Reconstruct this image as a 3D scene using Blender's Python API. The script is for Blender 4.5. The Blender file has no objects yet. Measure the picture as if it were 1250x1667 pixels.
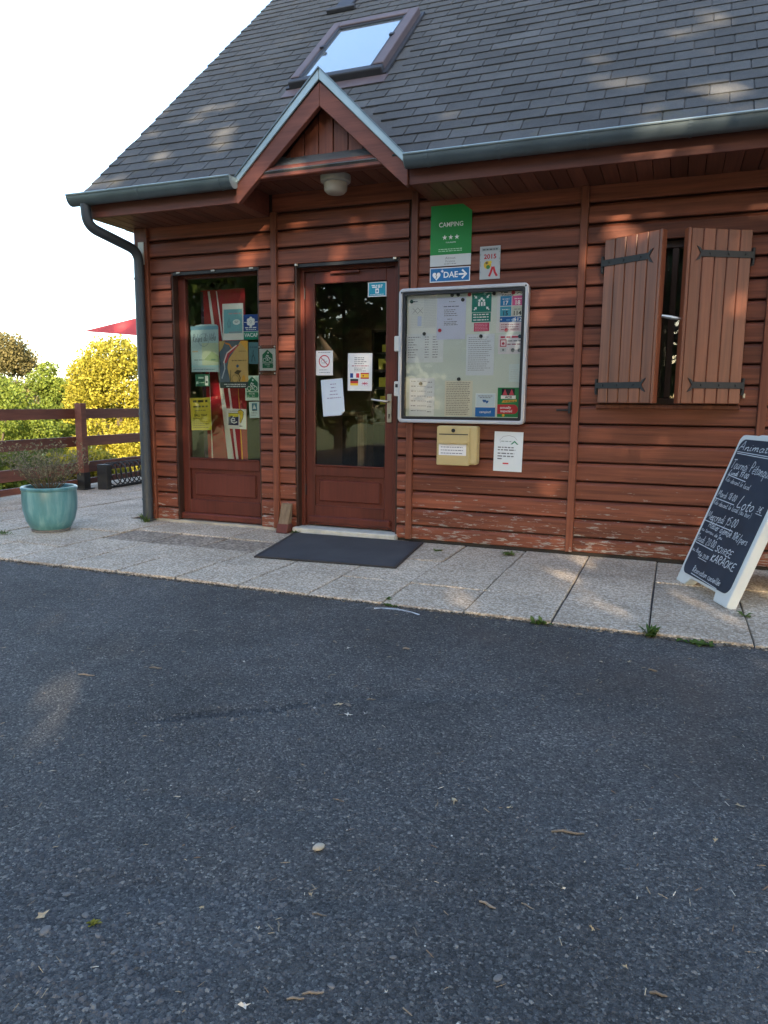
import bpy, bmesh, math, random
import numpy as np
from mathutils import Vector, Matrix, noise as mnoise

random.seed(7)
R = math.radians
scene = bpy.context.scene
col = scene.collection

# ------------------------------------------------------------------ camera
def cam_axes(yaw, pit, rol):
    f = Vector((-math.sin(yaw)*math.cos(pit), math.cos(yaw)*math.cos(pit), -math.sin(pit)))
    r = Vector((math.cos(yaw), math.sin(yaw), 0)); u = r.cross(f)
    return math.cos(rol)*r+math.sin(rol)*u, -math.sin(rol)*r+math.cos(rol)*u, f
cam_data = bpy.data.cameras.new('camera'); cam = bpy.data.objects.new('camera', cam_data); col.objects.link(cam)
cr, cu, cf = cam_axes(R(21.50), R(8.428), R(0.58))
M = Matrix((cr, cu, -cf)).transposed().to_4x4(); M.translation = Vector((0.642, -5.215, 1.0426))
cam.matrix_world = M
cam_data.sensor_fit = 'HORIZONTAL'; cam_data.sensor_width = 36.0; cam_data.lens = 36*1188.43/1250
cam_data.clip_start = 0.05; cam_data.clip_end = 2000
scene.camera = cam
scene.render.resolution_x = 768; scene.render.resolution_y = 1024

# ------------------------------------------------------------------ sky, sun, exposure
SUN_EL = 21.0; SUN_AZ = 152.0            # azimuth from +Y towards +X: low sun behind the yard's trees
world = bpy.data.worlds.new('World'); scene.world = world; world.use_nodes = True
wn = world.node_tree.nodes; wl = world.node_tree.links
sky = wn.new('ShaderNodeTexSky'); sky.sky_type = 'NISHITA'; sky.sun_disc = False
sky.sun_elevation = R(SUN_EL); sky.sun_rotation = R(SUN_AZ); sky.air_density = 1.0; sky.dust_density = 1.5; sky.ozone_density = 0.4
wn['Background'].inputs[1].default_value = 0.13
wl.new(sky.outputs[0], wn['Background'].inputs[0])
S = Vector((math.sin(R(SUN_AZ))*math.cos(R(SUN_EL)), math.cos(R(SUN_AZ))*math.cos(R(SUN_EL)), math.sin(R(SUN_EL))))
sd = bpy.data.lights.new('sun', 'SUN'); sd.energy = 3.6; sd.angle = R(0.53); sd.color = (1.0, 0.80, 0.56)
so = bpy.data.objects.new('sun', sd); col.objects.link(so); so.rotation_euler = S.to_track_quat('Z', 'Y').to_euler(); so.location = (6, -12, 9)
vs = scene.view_settings; vs.view_transform = 'Standard'; vs.look = 'None'; vs.gamma = 1.0; vs.use_curve_mapping = False
vs.exposure = 2.32

# ------------------------------------------------------------------ materials
MATS = {}
def lin(c):
    return tuple(((v/255)/12.92 if v/255 <= 0.04045 else ((v/255+0.055)/1.055)**2.4) for v in c)
class NT:
    def __init__(s, name):
        s.m = bpy.data.materials.new(name); s.m.use_nodes = True
        s.n = s.m.node_tree.nodes; s.l = s.m.node_tree.links; s.b = s.n['Principled BSDF']; s.out = s.n['Material Output']
        MATS[name] = s.m
    def node(s, t, ins=None, **kw):
        n = s.n.new(t)
        for k, v in kw.items(): setattr(n, k, v)
        for k, v in (ins or {}).items():
            if hasattr(v, 'is_output'): s.l.new(v, n.inputs[k])
            else: n.inputs[k].default_value = v
        return n
    def set(s, k, v):
        if hasattr(v, 'is_output'): s.l.new(v, s.b.inputs[k])
        else: s.b.inputs[k].default_value = v
    def math(s, op, a, b=0.0, c=0.0):
        return s.node('ShaderNodeMath', {0: a, 1: b, 2: c}, operation=op).outputs[0]
    def vmath(s, op, a, b=(0, 0, 0)):
        return s.node('ShaderNodeVectorMath', {0: a, 1: b}, operation=op).outputs[0]
    def noise(s, v, scale, detail=4, rough=0.55):
        return s.node('ShaderNodeTexNoise', {'Vector': v, 'Scale': scale, 'Detail': detail, 'Roughness': rough}).outputs['Fac']
    def ramp(s, fac, stops):
        n = s.n.new('ShaderNodeValToRGB'); e = n.color_ramp.elements
        while len(e) < len(stops): e.new(0.5)
        for i, (p, c) in enumerate(stops):
            e[i].position = p; e[i].color = (c[0], c[1], c[2], 1) if not isinstance(c, (int, float)) else (c, c, c, 1)
        s.l.new(fac, n.inputs[0]); return n.outputs[0]
    def mix(s, fac, a, b, blend='MIX'):
        n = s.n.new('ShaderNodeMix'); n.data_type = 'RGBA'; n.blend_type = blend
        for i, v in ((0, fac), (6, a), (7, b)):
            if hasattr(v, 'is_output'): s.l.new(v, n.inputs[i])
            else: n.inputs[i].default_value = v if i == 0 else (v[0], v[1], v[2], 1)
        return n.outputs[2]
    def bump(s, h, strength=0.3, dist=0.01):
        n = s.node('ShaderNodeBump', {'Height': h, 'Strength': strength, 'Distance': dist}); s.set('Normal', n.outputs[0])

def plain(name, c, rough=0.6, metal=0.0, var=0.12, scale=9, spec=0.5, bump=0.0):
    t = NT(name); co = t.node('ShaderNodeTexCoord').outputs['Object']
    f = t.noise(co, scale, 5)
    t.set('Base Color', t.ramp(f, [(0.25, tuple(v*(1-var) for v in c)), (0.75, tuple(min(1, v*(1+var)) for v in c))]))
    t.set('Roughness', rough); t.set('Metallic', metal); t.set('Specular IOR Level', spec)
    if bump: t.bump(t.noise(co, scale*8, 3), bump, 0.002)
    return t.m

def wood(name, c1, c2, axis=0, rough=0.5, peel=0.0, spec=0.35, bump=0.25, vr=0.45):
    t = NT(name)
    co = t.node('ShaderNodeTexCoord').outputs['Object']; rnd = t.node('ShaderNodeObjectInfo').outputs['Random']
    off = t.math('MULTIPLY', rnd, 61.0)
    offv = t.node('ShaderNodeCombineXYZ', {0: off, 1: t.math('MULTIPLY', rnd, 17.0), 2: off}).outputs[0]
    v = t.vmath('ADD', co, offv)
    sc = [26, 26, 26]; sc[axis] = 1.1
    vg = t.vmath('MULTIPLY', v, tuple(sc))
    g = t.noise(vg, 1.6, 7, 0.62)
    sc2 = [5, 5, 5]; sc2[axis] = 0.7
    g2 = t.noise(t.vmath('MULTIPLY', v, tuple(sc2)), 1.0, 3)
    base = t.ramp(g, [(0.28, c1), (0.72, c2)])
    base = t.mix(0.75, base, t.ramp(g2, [(0.25, 0.62), (0.75, 1.18)]), 'MULTIPLY')
    val = t.math('MULTIPLY_ADD', rnd, vr, 1.0-vr/2)
    base = t.mix(1.0, base, t.node('ShaderNodeCombineColor', {0: val, 1: val, 2: val}).outputs[0], 'MULTIPLY')
    if peel:
        pos = t.node('ShaderNodeNewGeometry').outputs['Position']
        z = t.node('ShaderNodeSeparateXYZ', {0: pos}).outputs[2]
        low = t.node('ShaderNodeMapRange', {0: z, 1: 0.02, 2: 1.0, 3: 0.135*peel, 4: -0.11}).outputs[0]
        s3 = [22, 22, 62]; s3[axis] = 9
        pn = t.noise(t.vmath('MULTIPLY', pos, tuple(s3)), 1.0, 6, 0.68)
        msk = t.ramp(t.math('ADD', pn, low), [(0.665, 0.0), (0.70, 1.0)])
        base = t.mix(msk, base, (0.30, 0.275, 0.25))
        t.set('Roughness', t.mix(msk, (rough,)*3, (0.85,)*3))
        t.bump(t.math('SUBTRACT', g, t.math('MULTIPLY', msk, 0.8)), bump, 0.003)
    else:
        t.set('Roughness', rough); t.bump(g, bump, 0.003)
    t.set('Base Color', base); t.set('Specular IOR Level', spec)
    return t.m

wood('siding_wood', (0.10, 0.028, 0.017), (0.265, 0.084, 0.046), 0, 0.46, peel=1.0)
wood('batten_wood', (0.13, 0.036, 0.022), (0.25, 0.085, 0.045), 2, 0.46, peel=0.55)
wood('eave_wood', (0.11, 0.035, 0.025), (0.20, 0.065, 0.043), 0, 0.5)
wood('rake_wood', (0.12, 0.04, 0.03), (0.21, 0.072, 0.05), 0, 0.55, bump=0.4)
wood('soffit_wood', (0.12, 0.045, 0.03), (0.20, 0.075, 0.045), 1, 0.5)
wood('gable_wood', (0.12, 0.035, 0.022), (0.24, 0.075, 0.04), 2, 0.5)
wood('joinery_wood', (0.085, 0.022, 0.016), (0.125, 0.032, 0.022), 2, 0.36, bump=0.06, vr=0.1)
wood("shutter_wood", (0.15, 0.042, 0.02), (0.29, 0.092, 0.042), 2, 0.38, bump=0.12, vr=0.25, spec=0.5)
wood('fence_wood', (0.11, 0.046, 0.036), (0.19, 0.078, 0.058), 1, 0.6)
wood('raw_wood', (0.16, 0.11, 0.07), (0.30, 0.22, 0.14), 2, 0.75)
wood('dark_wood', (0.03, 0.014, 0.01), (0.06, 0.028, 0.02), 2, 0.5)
wood('twig_wood', (0.16, 0.13, 0.10), (0.34, 0.29, 0.23), 0, 0.85)
wood('bark', (0.05, 0.038, 0.028), (0.13, 0.10, 0.075), 2, 0.9, bump=0.8)
plain('zinc', (0.13, 0.17, 0.19), 0.45, 0.55, 0.18, 5)
plain('zinc_light', (0.30, 0.38, 0.40), 0.4, 0.5, 0.12, 5)
plain('pipe_zinc', (0.055, 0.068, 0.082), 0.5, 0.35, 0.15, 4)
plain('skylight_metal', (0.13, 0.10, 0.105), 0.5, 0.2, 0.15, 6)
plain('skylight_dark', (0.04, 0.042, 0.05), 0.5, 0.2, 0.15, 6)
plain('black_iron', (0.022, 0.024, 0.027), 0.5, 0.3, 0.2, 12)
plain('steel', (0.5, 0.48, 0.43), 0.35, 0.9, 0.1, 8)
plain('aluminium', (0.50, 0.51, 0.54), 0.42, 0.55, 0.06, 3)
plain('gasket', (0.012, 0.014, 0.018), 0.5)
plain('board_white', (0.60, 0.67, 0.62), 0.35, 0, 0.05, 3)
plain('paper', (0.74, 0.74, 0.73), 0.7, 0, 0.03, 4)
plain('white_plastic', (0.62, 0.62, 0.58), 0.45, 0, 0.05, 6)
plain('cream_plastic', (0.50, 0.40, 0.19), 0.45, 0, 0.08, 6)
plain('lamp_grey', (0.36, 0.36, 0.33), 0.5, 0, 0.1, 6)
plain('lamp_glass', (0.42, 0.38, 0.32), 0.3, 0, 0.12, 10)
plain('sign_frame', (0.66, 0.70, 0.68), 0.4, 0, 0.06, 5)
plain('slate_board', (0.022, 0.036, 0.058), 0.55, 0, 0.35, 4)
plain('interior_wall', (0.36, 0.25, 0.20), 0.8, 0, 0.1, 2)
plain('concrete', (0.36, 0.34, 0.29), 0.85, 0, 0.25, 7, bump=0.4)
plain('bed_soil_gap_shade', (0.03, 0.026, 0.022), 0.95, 0, 0.3, 20)
plain('soil', (0.04, 0.03, 0.022), 0.95, 0, 0.3, 30, bump=0.6)
plain('stone', (0.17, 0.165, 0.16), 0.8, 0, 0.3, 60)
plain('dry_leaf', (0.42, 0.34, 0.22), 0.7, 0, 0.3, 90)
plain('pale_chip', (0.62, 0.60, 0.55), 0.7, 0, 0.2, 90)
plain('sail_cloth', (0.42, 0.05, 0.055), 0.8, 0, 0.05, 3)
def glaze():
    t = NT('pot_glaze'); co = t.node('ShaderNodeTexCoord').outputs['Object']
    n1 = t.noise(t.vmath('MULTIPLY', co, (16, 16, 2.2)), 1.0, 5); n2 = t.noise(co, 5, 4)
    c = t.ramp(n1, [(0.3, (0.055, 0.175, 0.20)), (0.55, (0.10, 0.27, 0.30)), (0.75, (0.22, 0.40, 0.42))])
    t.set('Base Color', t.mix(0.5, c, t.ramp(n2, [(0.3, 0.7), (0.7, 1.15)]), 'MULTIPLY')); t.set('Roughness', 0.28)
glaze()
def mat_rubber():
    t = NT('mat_rubber'); co = t.node('ShaderNodeTexCoord').outputs['Object']
    f = t.noise(co, 3, 5); g = t.noise(co, 260, 2)
    c = t.ramp(f, [(0.3, (0.034, 0.038, 0.046)), (0.7, (0.055, 0.060, 0.070))])
    t.set('Base Color', t.mix(t.ramp(g, [(0.62, 0.0), (0.72, 0.6)]), c, (0.07, 0.07, 0.07))); t.set('Roughness', 0.85); t.bump(g, 0.5, 0.003)
mat_rubber()
def asphalt():
    t = NT('asphalt'); pos = t.node('ShaderNodeNewGeometry').outputs['Position']
    dn = t.node('ShaderNodeTexNoise', {'Vector': pos, 'Scale': 150.0, 'Detail': 2.0}).outputs['Color']
    wp = t.vmath('ADD', pos, t.vmath('MULTIPLY', dn, (0.006, 0.006, 0.006)))
    vo = t.node('ShaderNodeTexVoronoi', {'Vector': wp, 'Scale': 165.0}); vo2 = t.node('ShaderNodeTexVoronoi', {'Vector': wp, 'Scale': 80.0})
    cell = t.node('ShaderNodeSeparateColor', {0: vo.outputs['Color']}).outputs[0]
    cell2 = t.node('ShaderNodeSeparateColor', {0: vo2.outputs['Color']}).outputs[1]
    n = t.noise(pos, 1.3, 6); n2 = t.noise(pos, 9, 5); fine = t.noise(pos, 330, 3)
    c = t.ramp(cell, [(0.0, (0.045, 0.047, 0.050)), (0.5, (0.088, 0.090, 0.092)), (0.88, (0.135, 0.134, 0.132)), (1.0, (0.27, 0.265, 0.245))])
    c = t.mix(t.ramp(cell2, [(0.9, 0.0), (0.97, 0.5)]), c, (0.12, 0.123, 0.128))
    c = t.mix(0.7, c, t.ramp(fine, [(0.3, 0.5), (0.7, 1.45)]), 'MULTIPLY')
    c = t.mix(0.9, c, t.ramp(n, [(0.3, 0.66), (0.7, 1.3)]), 'MULTIPLY')
    c = t.mix(0.5, c, t.ramp(n2, [(0.3, 0.75), (0.7, 1.2)]), 'MULTIPLY')
    # brown needle dust gathered in drifts
    dust = t.ramp(t.noise(t.vmath('ADD', pos, (3.1, 7.7, 0)), 0.85, 6, 0.6), [(0.56, 0.0), (0.72, 0.5)])
    c = t.mix(dust, c, (0.105, 0.082, 0.07))
    # pale specks of grit
    vs_ = t.node('ShaderNodeTexVoronoi', {'Vector': pos, 'Scale': 55.0})
    sel = t.node('ShaderNodeSeparateColor', {0: vs_.outputs['Color']}).outputs[2]
    spk = t.math('MULTIPLY', t.ramp(sel, [(0.955, 0.0), (0.965, 1.0)]), t.ramp(vs_.outputs['Distance'], [(0.12, 1.0), (0.2, 0.0)]))
    c = t.mix(spk, c, (0.34, 0.33, 0.30))
    # the grass below the terrace
    x = t.node('ShaderNodeSeparateXYZ', {0: pos}).outputs[0]
    gm = t.ramp(t.math('ADD', t.math('MULTIPLY', x, -0.1), t.math('MULTIPLY', n2, 0.05)), [(0.69, 0.0), (0.71, 1.0)])
    c = t.mix(gm, c, t.ramp(n2, [(0.3, (0.06, 0.09, 0.02)), (0.7, (0.12, 0.15, 0.035))]))
    t.set('Base Color', c); t.set('Roughness', 0.82); t.set('Specular IOR Level', 0.35)
    h = t.math('ADD', t.math('MULTIPLY', t.math('SUBTRACT', 1.0, vo.outputs['Distance']), 1.0), t.math('MULTIPLY', fine, 0.4))
    h = t.math('ADD', h, t.math('MULTIPLY', cell, 0.7))
    t.bump(h, 1.0, 0.007)
asphalt()
def slab_mat(name, scale, c1, c2, c3, bump):
    t = NT(name); pos = t.node('ShaderNodeNewGeometry').outputs['Position']; rnd = t.node('ShaderNodeObjectInfo').outputs['Random']
    vo = t.node('ShaderNodeTexVoronoi', {'Vector': pos, 'Scale': scale}); cell = t.node('ShaderNodeSeparateColor', {0: vo.outputs['Color']}).outputs[0]
    n = t.noise(pos, 3.0, 6); f = t.noise(pos, 180, 2)
    c = t.ramp(cell, [(0.0, c1), (0.5, c2), (1.0, c3)])
    c = t.mix(t.ramp(vo.outputs['Distance'], [(0.35, 0.0), (0.8, 0.55)]), c, tuple(v*0.62 for v in c1))
    c = t.mix(0.85, c, t.ramp(n, [(0.3, 0.78), (0.7, 1.12)]), 'MULTIPLY')
    st = t.ramp(t.noise(t.vmath('ADD', pos, (9.3, 1.2, 0)), 1.7, 7, 0.65), [(0.55, 0.0), (0.75, 0.5)])
    c = t.mix(st, c, (0.15, 0.135, 0.11))
    val = t.math('MULTIPLY_ADD', rnd, 0.22, 0.88)
    c = t.mix(1.0, c, t.node('ShaderNodeCombineColor', {0: val, 1: val, 2: val}).outputs[0], 'MULTIPLY')
    t.set('Base Color', c); t.set('Roughness', 0.9)
    t.bump(t.math('ADD', t.math('SUBTRACT', 1.0, vo.outputs['Distance']), t.math('MULTIPLY', f, 0.4)), bump, 0.004)
slab_mat('slab_concrete', 95.0, (0.33, 0.265, 0.195), (0.56, 0.47, 0.365), (0.74, 0.66, 0.55), 0.8)
slab_mat('slab_pebble', 58.0, (0.20, 0.155, 0.115), (0.34, 0.275, 0.21), (0.52, 0.44, 0.36), 1.3)
def shingle():
    t = NT('shingle'); pos = t.node('ShaderNodeNewGeometry').outputs['Position']; rnd = t.node('ShaderNodeObjectInfo').outputs['Random']
    n = t.noise(pos, 2.2, 6); g = t.noise(pos, 240, 3, 0.7); m = t.noise(pos, 14, 4)
    c = t.ramp(g, [(0.33, (0.042, 0.045, 0.048)), (0.6, (0.09, 0.093, 0.093)), (0.8, (0.16, 0.16, 0.152))])
    c = t.mix(0.8, c, t.ramp(n, [(0.3, 0.75), (0.7, 1.2)]), 'MULTIPLY'); c = t.mix(0.4, c, t.ramp(m, [(0.3, 0.8), (0.7, 1.15)]), 'MULTIPLY')
    z = t.node('ShaderNodeSeparateXYZ', {0: pos}).outputs[2]
    moss = t.math('MULTIPLY', t.ramp(t.noise(pos, 6, 6, 0.65), [(0.55, 0.0), (0.68, 0.5)]), t.node('ShaderNodeMapRange', {0: z, 1: 2.65, 2: 3.2, 3: 1.0, 4: 0.0}).outputs[0])
    c = t.mix(moss, c, (0.10, 0.095, 0.06))
    val = t.math('MULTIPLY_ADD', rnd, 0.35, 0.82)
    c = t.mix(1.0, c, t.node('ShaderNodeCombineColor', {0: val, 1: val, 2: val}).outputs[0], 'MULTIPLY')
    t.set('Base Color', c); t.set('Roughness', 0.88); t.bump(g, 0.5, 0.003)
shingle()
def glass(name, tint, rough=0.0, ior=1.5):
    t = NT(name); t.n.remove(t.b)
    tr = t.node('ShaderNodeBsdfTransparent', {0: (*tint, 1)}); gl = t.node('ShaderNodeBsdfGlossy', {'Color': (1, 1, 1, 1), 'Roughness': rough})
    fr = t.node('ShaderNodeFresnel', {'IOR': ior}); mx = t.node('ShaderNodeMixShader', {0: fr.outputs[0], 1: tr.outputs[0], 2: gl.outputs[0]})
    t.l.new(mx.outputs[0], t.out.inputs[0])
glass('window_glass', (0.93, 0.96, 0.95), 0.0, 1.5); glass('case_glass', (0.98, 0.99, 0.985), 0.0, 1.3); glass('perspex', (0.85, 0.87, 0.86), 0.05, 1.45)
def sky_glass():
    t = NT('skylight_glass'); co = t.node('ShaderNodeTexCoord').outputs['Object']
    t.set('Base Color', (0.66, 0.76, 0.80, 1)); t.set('Metallic', 0.8); t.set('Specular IOR Level', 1.0); t.set('IOR', 2.6)
    t.set('Roughness', t.ramp(t.noise(co, 7, 5), [(0.4, 0.03), (0.75, 0.16)])); t.set('Coat Weight', 1.0); t.set('Coat Roughness', 0.04)
sky_glass()
def leaf(name, c1, c2, trans=0.4):
    t = NT(name); rnd = t.node('ShaderNodeNewGeometry').outputs['Random Per Island']
    n = t.noise(t.node('ShaderNodeNewGeometry').outputs['Position'], 0.9, 3)
    c = t.mix(0.6, t.ramp(rnd, [(0.0, c1), (1.0, c2)]), t.ramp(n, [(0.3, 0.6), (0.7, 1.3)]), 'MULTIPLY')
    t.set('Base Color', c); t.set('Roughness', 0.6); t.set('Specular IOR Level', 0.3)
    tl = t.node('ShaderNodeBsdfTranslucent', {0: c}); mx = t.node('ShaderNodeMixShader', {0: trans, 1: t.b.outputs[0], 2: tl.outputs[0]})
    t.l.new(mx.outputs[0], t.out.inputs[0])
leaf('leaf_green', (0.045, 0.085, 0.015), (0.12, 0.16, 0.03)); leaf('leaf_gold', (0.20, 0.19, 0.02), (0.44, 0.38, 0.045))
leaf('leaf_lime', (0.10, 0.15, 0.02), (0.20, 0.24, 0.035)); leaf('leaf_olive', (0.11, 0.10, 0.035), (0.20, 0.17, 0.065))
leaf('leaf_dark', (0.025, 0.05, 0.012), (0.07, 0.10, 0.025), 0.25); leaf('leaf_weed', (0.05, 0.11, 0.02), (0.13, 0.19, 0.04), 0.3)
leaf('leaf_heath', (0.13, 0.135, 0.07), (0.28, 0.24, 0.15), 0.3)

PR = {}
def ink(rgb):
    k = tuple(rgb)
    if k not in PR: PR[k] = plain('ink_%02x%02x%02x' % k, lin(k), 0.55, 0, 0.04, 5)
    return PR[k]

# ------------------------------------------------------------------ mesh helpers
WO = {}
class MB:
    def __init__(s): s.v = []; s.f = []; s.m = []
    def add(s, vs_, fs, m=0):
        o = len(s.v); s.v += [tuple(v) for v in vs_]; s.f += [tuple(i+o for i in f) for f in fs]; s.m += [m]*len(fs); return s
    def box(s, x0, x1, y0, y1, z0, z1, m=0):
        return s.add([(x0, y0, z0), (x1, y0, z0), (x1, y1, z0), (x0, y1, z0), (x0, y0, z1), (x1, y0, z1), (x1, y1, z1), (x0, y1, z1)],
                     [(0, 3, 2, 1), (4, 5, 6, 7), (0, 1, 5, 4), (1, 2, 6, 5), (2, 3, 7, 6), (3, 0, 4, 7)], m)
    def prism(s, pts, y0, y1, m=0):                      # polygon in XZ pushed along Y
        n = len(pts); v = [(x, y0, z) for x, z in pts]+[(x, y1, z) for x, z in pts]
        return s.add(v, [tuple(range(n)), tuple(range(2*n-1, n-1, -1))]+[(i, i+n, (i+1) % n+n, (i+1) % n) for i in range(n)], m)
    def prism_x(s, pts, x0, x1, m=0):                    # polygon in YZ pushed along X
        n = len(pts); v = [(x0, y, z) for y, z in pts]+[(x1, y, z) for y, z in pts]
        return s.add(v, [tuple(range(n)), tuple(range(2*n-1, n-1, -1))]+[(i, i+n, (i+1) % n+n, (i+1) % n) for i in range(n)], m)
    def prism_z(s, pts, z0, z1, m=0):
        n = len(pts); v = [(x, y, z0) for x, y in pts]+[(x, y, z1) for x, y in pts]
        return s.add(v, [tuple(range(n)), tuple(range(2*n-1, n-1, -1))]+[(i, i+n, (i+1) % n+n, (i+1) % n) for i in range(n)], m)
    def tube(s, path, r, n=10, m=0, caps=True):
        path = [Vector(p) for p in path]; rs = r if isinstance(r, (list, tuple)) else [r]*len(path); rings = []
        ref = None
        for i, p in enumerate(path):
            d = (path[min(i+1, len(path)-1)]-path[max(i-1, 0)]).normalized()
            if ref is None:
                ref = Vector((0, 0, 1)) if abs(d.z) < 0.9 else Vector((1, 0, 0))
            a = (ref-d*ref.dot(d)).normalized(); ref = a; b = d.cross(a)
            rings.append([p+(a*math.cos(t)+b*math.sin(t))*rs[i] for t in [2*math.pi*k/n for k in range(n)]])
        v = [q for rg in rings for q in rg]; f = []
        for i in range(len(path)-1):
            for k in range(n): f.append((i*n+k, i*n+(k+1) % n, (i+1)*n+(k+1) % n, (i+1)*n+k))
        if caps: f.append(tuple(range(n-1, -1, -1))); f.append(tuple(range((len(path)-1)*n, len(path)*n)))
        return s.add(v, f, m)
    def lathe(s, prof, c, n=24, m=0):
        v = []; f = []
        for r, z in prof: v += [(c[0]+r*math.cos(2*math.pi*k/n), c[1]+r*math.sin(2*math.pi*k/n), c[2]+z) for k in range(n)]
        for i in range(len(prof)-1):
            for k in range(n): f.append((i*n+k, i*n+(k+1) % n, (i+1)*n+(k+1) % n, (i+1)*n+k))
        f.append(tuple(range(n-1, -1, -1))); f.append(tuple(range((len(prof)-1)*n, len(prof)*n)))
        return s.add(v, f, m)
def mesh_of(name, mb, mats, origin, smooth=False, bevel=0.0, seg=1, norm=True):
    me = bpy.data.meshes.new(name)
    o = Vector(origin); me.from_pydata([(x-o.x, y-o.y, z-o.z) for x, y, z in mb.v], [], mb.f)
    for m in mats: me.materials.append(MATS[m] if isinstance(m, str) else m)
    me.polygons.foreach_set('material_index', mb.m)
    if norm or bevel:
        bm = bmesh.new(); bm.from_mesh(me)
        if norm: bmesh.ops.recalc_face_normals(bm, faces=bm.faces)
        if bevel:
            ed = [e for e in bm.edges if len(e.link_faces) == 2 and e.calc_face_angle(0) > 0.5]
            bmesh.ops.bevel(bm, geom=ed, offset=bevel, segments=seg, affect='EDGES', profile=0.5)
        bm.to_mesh(me); bm.free()
    if smooth:
        me.polygons.foreach_set('use_smooth', [True]*len(me.polygons))
        try: me.set_sharp_from_angle(angle=R(40))
        except Exception: pass
    me.update(); return me
def link(name, data, origin, parent=None):
    o = bpy.data.objects.new(name, data); col.objects.link(o); WO[o.name] = Vector(origin)
    if parent is not None:
        o.parent = parent; o.location = Vector(origin)-WO[parent.name]
    else: o.location = origin
    return o
def obj(name, mb, mats, parent=None, origin=None, **kw):
    if isinstance(mats, str) or not isinstance(mats, (list, tuple)): mats = [mats]
    if origin is None:
        a = np.array(mb.v); lo = a.min(0); hi = a.max(0); origin = ((lo[0]+hi[0])/2, (lo[1]+hi[1])/2, lo[2])
    return link(name, mesh_of(name, mb, mats, origin, **kw), origin, parent)
def thing(name, label, cat, loc, group=None):
    o = bpy.data.objects.new(name, None); col.objects.link(o); o.location = loc; WO[o.name] = Vector(loc); o.empty_display_size = 0.1
    return tag(o, label, cat, group)
def tag(o, label=None, cat=None, group=None, kind=None):
    for k, v in (('label', label), ('category', cat), ('group', group), ('kind', kind)):
        if v: o[k] = v
    return o
def part_group(name, origin, parent):                    # a part that is only an anchor for its pieces
    return link(name, None, origin, parent)

# ------------------------------------------------------------------ ground
def ground_z(x, y):
    z = -0.014
    if x < -6.7: z -= 3.0*min(1.0, ((-6.7-x)/9.0))**1.3
    w = max(0.0, min(1.0, (-1.75-y)/0.3)) if x > -6 else 0
    z += w*(0.010*mnoise.noise((x*0.9, y*0.9, 3.1))+0.0035*mnoise.noise((x*4.1, y*4.1, 7.7))+0.0016*mnoise.noise((x*15, y*15, 1.7)))
    for (ax, ay), (bx, by), dep, wd in CRACKS:
        dx, dy = bx-ax, by-ay; L = math.hypot(dx, dy); t = ((x-ax)*dx+(y-ay)*dy)/(L*L)
        if -0.1 < t < 1.1:
            sd_ = ((x-ax)*dy-(y-ay)*dx)/L+0.025*mnoise.noise((x*7, y*7, 0)); e = max(0.0, 1-(2*t-1)**2)
            z -= dep*e*math.exp(-(sd_/wd)**2)
    return z
CRACKS = [((-0.95, -3.38), (-0.42, -2.93), 0.024, 0.020), ((-0.55, -3.02), (0.30, -2.55), 0.007, 0.02), ((-0.35, -2.85), (0.05, -2.62), 0.006, 0.03),
          ((-1.3, -2.2), (-0.2, -3.6), 0.006, 0.12), ((-0.8, -3.75), (-0.1, -3.62), 0.006, 0.03), ((-0.15, -4.0), (0.45, -3.75), 0.005, 0.05), ((-0.6, -4.15), (-0.1, -3.95), 0.008, 0.05)]
def axis(lo, a, b, hi, step, n):
    L = [lo*(1-(i/n)**0.35)+a*((i/n)**0.35) for i in range(n)]; c = [a+i*step for i in range(int(round((b-a)/step))+1)]
    Hh = [c[-1]+(hi-c[-1])*((i/n)**3) for i in range(1, n+1)]
    return L+c+Hh
gx = axis(-600, -16, -6.8, -6.0, 0.8, 8)
gx = sorted(set([round(v, 4) for v in gx if v < -6.1]+[-6.0, -5.2, -4.4]+[round(-3.6+0.022*i, 4) for i in range(246)]+[2.2, 3, 5, 8, 14, 30, 80, 200, 600]))
gy = sorted(set([-600, -200, -80, -30, -14, -9, -6.5, -5.4]+[round(-5.0+0.022*i, 4) for i in range(152)]+[-1.2, 0, 1.5, 3, 5, 8, 12, 18, 30, 60, 120, 250, 600]))
nx, ny = len(gx), len(gy)
gb = MB(); gb.v = [(x, y, ground_z(x, y)) for y in gy for x in gx]
gb.f = [(j*nx+i, j*nx+i+1, (j+1)*nx+i+1, (j+1)*nx+i) for j in range(ny-1) for i in range(nx-1)]; gb.m = [0]*len(gb.f)
ground = tag(obj('ground', gb, 'asphalt', origin=(0, 0, 0), norm=False, smooth=True), kind='structure')

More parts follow.
